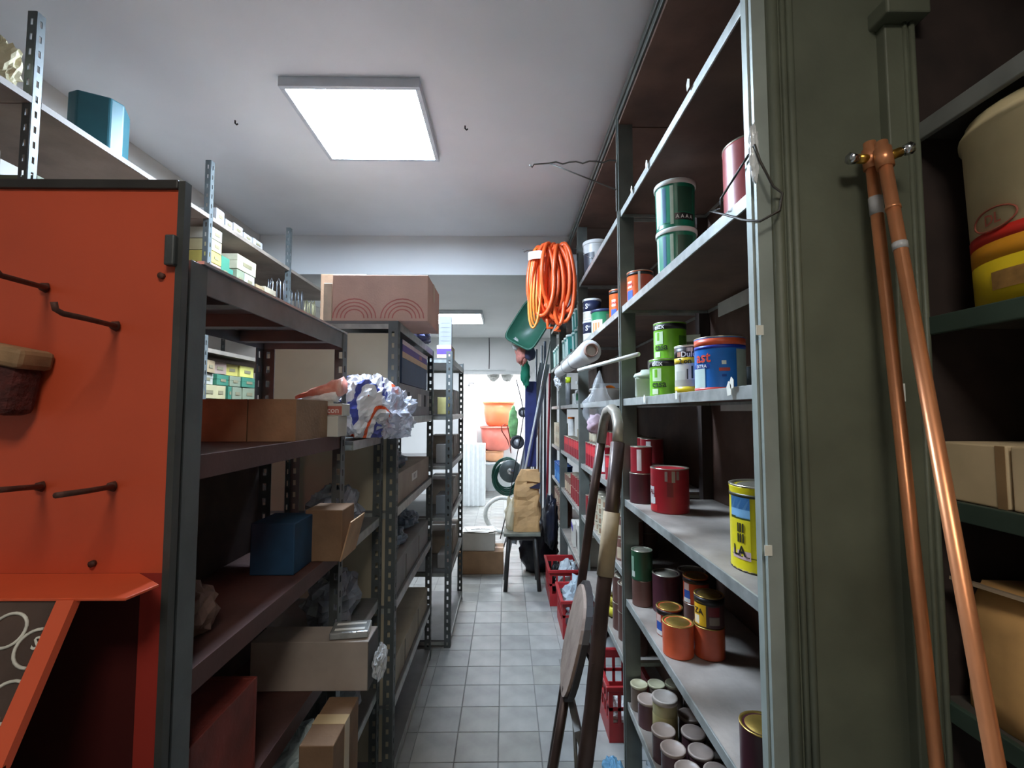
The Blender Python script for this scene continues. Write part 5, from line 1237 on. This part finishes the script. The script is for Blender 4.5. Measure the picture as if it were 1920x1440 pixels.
G().box(-0.14, -0.36, 0, 0.14, 0.36, 0.215).build('body', mat((58, 78, 108), 0.6, 0, 0.08), t, bevel=0.002)
for z0, z1, c_ in ((0.19, 0.212, (226, 214, 220)), (0.155, 0.19, (96, 72, 150)), (0.125, 0.155, (206, 176, 140))):
    G().box(0.1405, -0.355, z0, 0.1415, 0.355, z1).build('stripe', mat(c_, 0.6, 0, 0.04), t)
o = put('lettering', text_mesh('LINER', 0.03, (226, 150, 140)), t, (0.1422, 0.12, 0.172)); o.rotation_euler = (0, 0, R(90))
for k, z in enumerate((L2Z[3], L2Z[2], L2Z[1])):
    t = thing('carton', ('long brown carton with a white sticker below the punched grey carton', 'long grey carton with torn edge below the long brown carton', 'long pale carton just above the floor under the torn grey carton')[k], 'box', (XF - 0.13, 2.61, z + 0.001))
    c_ = ((156, 146, 132), (132, 132, 130), (150, 142, 124))[k]
    G().box(-0.13, -0.47, 0, 0.13, 0.47, (0.14, 0.14, 0.13)[k]).build('body', mat(c_, 0.75, 0, 0.12, 6), t, bevel=0.002)
    if k == 0:
        l_ = G().box(0.1305, -0.08, 0.06, 0.132, 0.07, 0.10).build('label', PAPER, t)
        o = put('lettering', text_mesh('8017', 0.03, (90, 90, 90)), l_, (0.1326, -0.005, 0.08)); o.rotation_euler = (0, 0, R(90))
    else:
        for y in (-0.2, 0.15): G().box(0.1305, y, 0.0, 0.1315, y + 0.012, 0.12).build('seam', mat((96, 92, 86), 0.8), t)
for k, (y, z, rx) in enumerate(((2.45, L2Z[3] + 0.142, 0.09), (2.9, L2Z[2] + 0.142, 0.08), (2.5, L2Z[2] + 0.142, 0.09))):
    bagthing('plastic_bag', ('grey plastic scraps on the long brown carton', 'pale plastic scraps on the torn long grey carton', 'dark grey plastic scraps on the torn long grey carton')[k], (XF - 0.11, y, z), rx, 0.13, 0.05, mat((110, 126, 140), 0.3, 0, 0.2, 9, 0.5, 30, alpha=0.85), 85 + k, fine=0.2)
# far rack, boxes facing the aisle entrance
for k, (x0, x1, y0, y1, col, lab) in enumerate((
    (819, 851, 643, 668, (206, 180, 150), 'carton with purple and pink stripes on the rack facing the stool'),
    (820, 842, 738, 770, (206, 196, 130), 'pale yellow box on the rack facing the stool, under the striped carton'),
    (817, 842, 832, 867, (150, 146, 142), 'grey brown box on the rack facing the stool, below the yellow box'),
    (817, 842, 926, 960, (128, 132, 136), 'grey box on the rack facing the stool, below the grey brown box'),
    (820, 838, 1030, 1056, (146, 142, 138), 'small grey box near the floor on the rack facing the stool'))):
    z = (L3Z[5], L3Z[4], L3Z[3], L3Z[2], L3Z[1])[k]; Y = 3.30
    a, b = at(x0, y0, Y=Y), at(x1, y1, Y=Y); b.x = min(b.x, -0.385)
    hgt = max(0.06, a.z - b.z)
    t = carton(lab, ((a.x + b.x)/2, Y + 0.12, z + 0.002), b.x - a.x, 0.22, hgt, mat(col, 0.75, 0, 0.08), tape=False)
    if k == 0:
        for z0, z1, c_ in ((0.72, 0.98, (226, 190, 206)), (0.30, 0.72, (88, 62, 140)), (0.05, 0.30, (206, 170, 150))):
            G().box(-(b.x-a.x)/2, -0.1125, hgt*z0, (b.x-a.x)/2, -0.1112, hgt*z1).build('stripe', mat(c_, 0.6), t)
        ztop3 = z + 0.002 + hgt; xm = (a.x + b.x)/2
a, b = at(829, 593, Y=3.32), at(853, 643, Y=3.32)
t = thing('carton', 'tall white leaflet box standing on the purple striped carton', 'box', (xm + 0.005, 3.345, ztop3 + 0.001))
G().box(-0.045, -0.02, 0, 0.045, 0.02, a.z - ztop3).build('body', mat((136, 140, 142), 0.6, 0, 0.04), t, bevel=0.001)
for k in range(5): G().box(-0.032, -0.0212, 0.03 + 0.032*k, 0.03, -0.0202, 0.034 + 0.032*k).build('printed_line', mat((130, 132, 136), 0.7), t)
for k, z in enumerate(L3Z[1:5]):
    t = carton(('brown grey carton lowest on the rack facing the stool', 'pale carton below waist height on the rack facing the stool', 'tan carton at waist height on the rack facing the stool', 'whitish carton at eye height on the rack facing the stool')[k], (-0.50, 3.85, z + 0.002), 0.20, 0.40, 0.17 + 0.02*(k % 2), mat(((150, 140, 126), (176, 172, 164), (160, 150, 138), (186, 184, 178))[k], 0.75, 0, 0.1))

# ------------------------------------------------------------------ little boxes on the wall shelving
YELLOW = mat((168, 155, 76), 0.7, 0, 0.06); CREAM = mat((162, 152, 114), 0.7, 0, 0.06); TANB = mat((144, 124, 92), 0.7, 0, 0.08)
GRN = mat((45, 106, 83), 0.7, 0, 0.06); GGR = mat((114, 121, 98), 0.7, 0, 0.06); WHT = mat((158, 156, 144), 0.7, 0, 0.05); PINKB = mat((141, 118, 106), 0.7, 0, 0.06)
XW = -1.515
def ypx(px): return (XW) / (ray(px, 600).x / ray(px, 600).y)
def small(label, p0, p1, z0, h, m, depth=0.12, lid=False, inset=0.0, rot=0.0, mark=None, name='parts_box'):
    y0, y1 = ypx(p0), ypx(p1); w = y1 - y0 - 0.003
    t = thing(name, label, 'box', (XW - depth/2 - inset, (y0 + y1)/2, z0 + 0.0012), R(rot))
    G().box(-depth/2, -w/2, 0, depth/2, w/2, h - 0.002).build('body', m, t, bevel=0.0015)
    if lid: G().box(-depth/2 - 0.001, -w/2 - 0.001, h*0.55, depth/2 + 0.001, w/2 + 0.001, h - 0.0012).build('lid', m, t, bevel=0.0015)
    G().box(depth/2 + 0.0012, -w*0.2, h*0.35, depth/2 + 0.002, w*0.25, h*0.6).build('label', mat(mark or (120, 112, 84), 0.7), t)
    return t
zs2 = L4Z[6]
cols = [(CREAM, 'cream'), (PINKB, 'pinkish tan'), (YELLOW, 'yellow'), (CREAM, 'cream'), (WHT, 'whitish')]
z = zs2
for k, (m, nm) in enumerate(cols):
    small('%s parts box, %s in the stack of five beside the steel upright' % (nm, ('lowest', 'second up', 'middle', 'fourth up', 'topmost')[k]), 391, 411, z, 0.061, m); z += 0.0625
small('upright teal box beside the stack of five parts boxes', 411, 427, zs2, 0.19, GRN)
small('dark teal box behind the small white boxes on the wall shelf', 428, 441, zs2, 0.15, mat((44, 110, 92), 0.7), inset=0.02)
small('small cream box below the pale green box', 441, 455, zs2, 0.055, WHT); small('cream box under the white box on the wall shelf', 456, 475, zs2, 0.075, CREAM)
small('pale green box under the big cream carton', 441, 455, zs2 + 0.056, 0.105, GGR); small('white labelled box under the big cream carton', 456, 475, zs2 + 0.0765, 0.085, WHT)
small('big cream lidded carton on top of the small boxes', 441, 477, zs2 + 0.1635, 0.085, mat((160, 154, 130), 0.7), 0.16, True)
small('low cream box beside the pile under the big cream carton', 478, 493, zs2, 0.045, CREAM); small('low tan box beside the low cream box', 494, 514, zs2, 0.06, TANB)
small('tan box above the low cream box', 478, 494, zs2 + 0.0465, 0.085, TANB); small('rounded grey tan box above the low tan box', 495, 516, zs2 + 0.0615, 0.085, mat((160, 148, 126), 0.7))
# wire cages on the same shelf
for k, (px, r_, h_, c_) in enumerate(((531, 0.06, 0.25, (170, 178, 186)), (565, 0.058, 0.245, (120, 126, 132)), (592, 0.042, 0.235, (196, 192, 150)))):
    y = ypx(px) + 0.0; t = thing('wire_cage', ('bright steel wire cage of upright hoops on the wall shelf', 'dark wire cage of upright hoops between two other cages', 'small yellowish wire cage beside the narrow pale carton')[k], 'wire cage', (XW - 0.05, y, zs2 + 0.0035))
    m = mat(c_, 0.3, 0.8, 0.05)
    for zz_ in (0.0, h_ * 0.25): G().tube([(r_*math.cos(2*math.pi*i/24), r_*math.sin(2*math.pi*i/24), zz_) for i in range(24)], 0.003, 6, closed=True).build('ring', m, t)
    for j in range(7):
        a_ = math.pi * 2 * j / 7; c1 = Vector((math.cos(a_), math.sin(a_), 0)); s1 = Vector((-math.sin(a_), math.cos(a_), 0)) * 0.011
        G().tube([c1*r_ - s1, c1*r_*0.86 - s1 + Vector((0,0,h_*0.9)), c1*r_*0.85 + Vector((0,0,h_)), c1*r_*0.86 + s1 + Vector((0,0,h_*0.9)), c1*r_ + s1], 0.0026, 6).build('hoop', m, t)
# shelf seen through the rack window
z5 = L4Z[4]
rows = [
 (0.0, 0.070, [(384, 409, TANB, 'tan'), (410, 437, YELLOW, 'bright yellow'), (438, 460, PINKB, 'pinkish tan'), (461, 483, YELLOW, 'mustard yellow')]),
 (0.072, 0.072, [(384, 414, CREAM, 'wide cream'), (415, 432, CREAM, 'narrow cream'), (433, 440, GRN, 'thin green'), (441, 461, GGR, 'grey green'), (462, 483, GGR, 'pale green')]),
 (0.146, 0.058, [(384, 413, WHT, 'whitish'), (414, 440, GRN, 'green'), (441, 458, GGR, 'grey green'), (459, 484, GRN, 'deep green')]),
 (0.206, 0.066, [(391, 411, TANB, 'tan'), (413, 436, PINKB, 'greyish tan'), (438, 458, YELLOW, 'yellow'), (459, 484, mat((186, 178, 90), 0.7, 0, 0.05), 'light yellow')])]
wr = ('bottom layer', 'second layer', 'third layer', 'top layer')
rnd = random.Random(21)
for i, (dz, h_, items) in enumerate(rows):
    for p0, p1, m, nm in items:
        small('%s parts box in the %s of the pile behind the cardboard trays' % (nm, wr[i]), p0, p1, z5 + dz, h_, m, 0.11, lid=(i % 2 == 0), rot=rnd.uniform(-7, 7), inset=rnd.uniform(0.0, 0.03))
for k, (m, nm) in enumerate(((TANB, 'tan'), (CREAM, 'cream'), (mat((220, 214, 140), 0.7, 0, 0.05), 'pale yellow'))):
    small('%s box in the slim stack next to the slotted upright' % nm, 346, 366, z5 + 0.085*k, 0.083, m)
for k in range(3):
    small('pale green white box, %s of three seen beside the panel frame' % ('lowest', 'middle', 'topmost')[k], 330, 352, L4Z[3] + 0.062*k, 0.060, mat((190, 204, 184), 0.7, 0, 0.05))
# things on the top board
zb_ = L4Z[7]
p = Vector((-1.62, 1.83, zb_ + 0.001))
t = thing('jerrycan', 'dark teal plastic canister standing on the top board', 'canister', p, R(28))
TEAL = mat((40, 96, 106), 0.4, 0, 0.12, 4)
G().prism([(-0.085,-0.05),(-0.05,-0.085),(0.05,-0.085),(0.085,-0.05),(0.085,0.05),(0.05,0.085),(-0.05,0.085),(-0.085,0.05)], 0, 0.225).build('body', TEAL, t, bevel=0.006)
G().lathe([(0.03, 0.225), (0.03, 0.238), (0.0001, 0.238)], 16).build('cap', TEAL, t)
bagthing('packet', 'cream paper packet lying on the top board by the steel upright', (-1.56, 1.40, zb_ + 0.001), 0.06, 0.035, 0.085, mat((214, 206, 170), 0.7, 0, 0.08, 9, 0.3), 91, cat='packet')
carton('dark brown carton on the wall shelf below the top board', (-1.62, 1.27, zs2 + 0.001), 0.16, 0.28, 0.15, mat((88, 74, 62), 0.8), tape=True)
for k in range(3):
    small(('pale green box above the orange panel rim', 'cream box between two pale boxes above the orange panel rim', 'pale yellow box above the orange panel rim')[k], 52 + 27*k, 78 + 27*k, zs2, 0.12, (GGR, CREAM, YELLOW)[k])
for k in range(5):
    p0 = (398, 416, 432, 452, 470)[k]
    small('white carton on the top board, %s from the middle upright' % ORD[k], p0, p0 + (16, 14, 18, 16, 18)[k], zb_, (0.075, 0.05, 0.06, 0.045, 0.05)[k], mat((150, 148, 146), 0.7, 0, 0.05))

# ------------------------------------------------------------------ bright store room beyond the opening
b0, b1 = at(866, 950, Z=0), at(909, 950, Z=0)
t = thing('foam_block', 'tall ribbed white foam block standing in the bright opening', 'foam block', ((b0.x + b1.x)/2, b0.y + 0.12, 0.0))
hF = at(885, 832, Y=b0.y).z; wF = b1.x - b0.x
G().box(-wF/2, -0.08, 0, wF/2, 0.12, hF).build('body', mat((222, 226, 226), 0.85, 0, 0.03), t, bevel=0.01)
for k in range(5): G().box(-wF/2 + wF*(k + 0.25)/5, -0.095, 0.0, -wF/2 + wF*(k + 0.75)/5, -0.08, hF - 0.01).build('rib', mat((226, 230, 230), 0.85, 0, 0.03), t, bevel=0.006)
a, b = at(866, 712, Y=8.6), at(893, 712, Y=8.6)
t = thing('white_cabinet', 'tall white cabinet with a dark handle in the bright room', 'cabinet', ((a.x + b.x)/2, 8.8, 0))
wC = b.x - a.x
G().box(-wC/2, -0.2, 0.05, wC/2, 0.2, 2.12).build('body', mat((232, 234, 234), 0.5, 0, 0.02), t)
dr = G().box(-wC/2 + 0.006, -0.222, 0.08, wC/2 - 0.006, -0.2015, 2.10).build('door', mat((236, 238, 238), 0.45, 0, 0.02), t, bevel=0.003)
hz = at(889, 718, Y=8.55).z
G().tube([(0.0, -0.224, hz - 0.05), (0.0, -0.25, hz - 0.05), (0.0, -0.25, hz), (0.09, -0.25, hz), (0.09, -0.224, hz - 0.02)], 0.009, 8).build('handle', mat((70, 74, 78), 0.4, 0.5), dr)
G().box(-wC/2 + 0.01, -0.19, 0, wC/2 - 0.01, 0.19, 0.05).build('plinth', mat((150, 152, 152), 0.6), t)
# table with stacked tubs
Yt = 8.7
a, b = at(900, 868, Y=Yt), at(962, 868, Y=Yt)
t = thing('table', 'low grey table carrying plastic tubs in the bright room', 'table', ((a.x + b.x)/2 + 0.07, Yt + 0.25, 0))
G().box(-0.36, -0.33, a.z - 0.03, 0.36, 0.33, a.z).build('table_top', mat((150, 156, 158), 0.6), t, bevel=0.003)
for sx_ in (-1, 1):
    for sy in (-1, 1): G().box(sx_*0.32 - 0.02, sy*0.29 - 0.02, 0, sx_*0.32 + 0.02, sy*0.29 + 0.02, a.z - 0.03).build('leg', mat((110, 114, 116), 0.6), t)
def tub(label, px0, px1, y0, z, col, squash=1.0):
    a_, b_ = at(px0, y0, Y=Yt + 0.05), at(px1, y0, Y=Yt + 0.05); r_ = (b_.x - a_.x)/2; h_ = a_.z - z
    t = thing('plastic_tub', label, 'tub', ((a_.x + b_.x)/2, Yt + 0.28, z + 0.001))
    G().lathe([(r_*0.55, 0), (r_*0.72, h_*0.04), (r_*0.86, h_*0.18), (r_*0.94, h_*0.5), (r_*0.98, h_*0.94)], 32).build('body', mat(col, 0.3, 0, 0.12, 4), t)
    G().lathe([(r_*0.97, h_*0.92), (r_*1.04, h_*0.93), (r_*1.04, h_), (r_*0.95, h_), (r_*0.94, h_*0.93)], 32).build('rim', mat(col, 0.35, 0, 0.1), t)
    return z + h_
z = a.z
z = tub('tan plastic tub at the bottom of the tub stack', 906, 945, 846, z, (206, 150, 110))
z = tub('pinkish plastic tub in the middle of the tub stack', 900, 962, 800, z, (206, 112, 96))
z = tub('orange plastic tub on top of the tub stack', 905, 965, 753, z, (222, 120, 76))
p = at(928, 712, Y=8.3)
for k in range(2):
    tag(G().blob((0, 0, 0), 0.09, 0.05, 0.11, 0.3, 2.4, 95 + k, flat=False, fine=0.15).build('hanging_bag', mat((206, 206, 200), 0.4, 0, 0.1, 9, 0.4), None, (p.x + 0.21*k, 7.37, OZ + 0.01)), ('small white bag hanging inside the opening above the cabinet side', 'small white bag hanging inside the opening above the tubs')[k], 'bag')
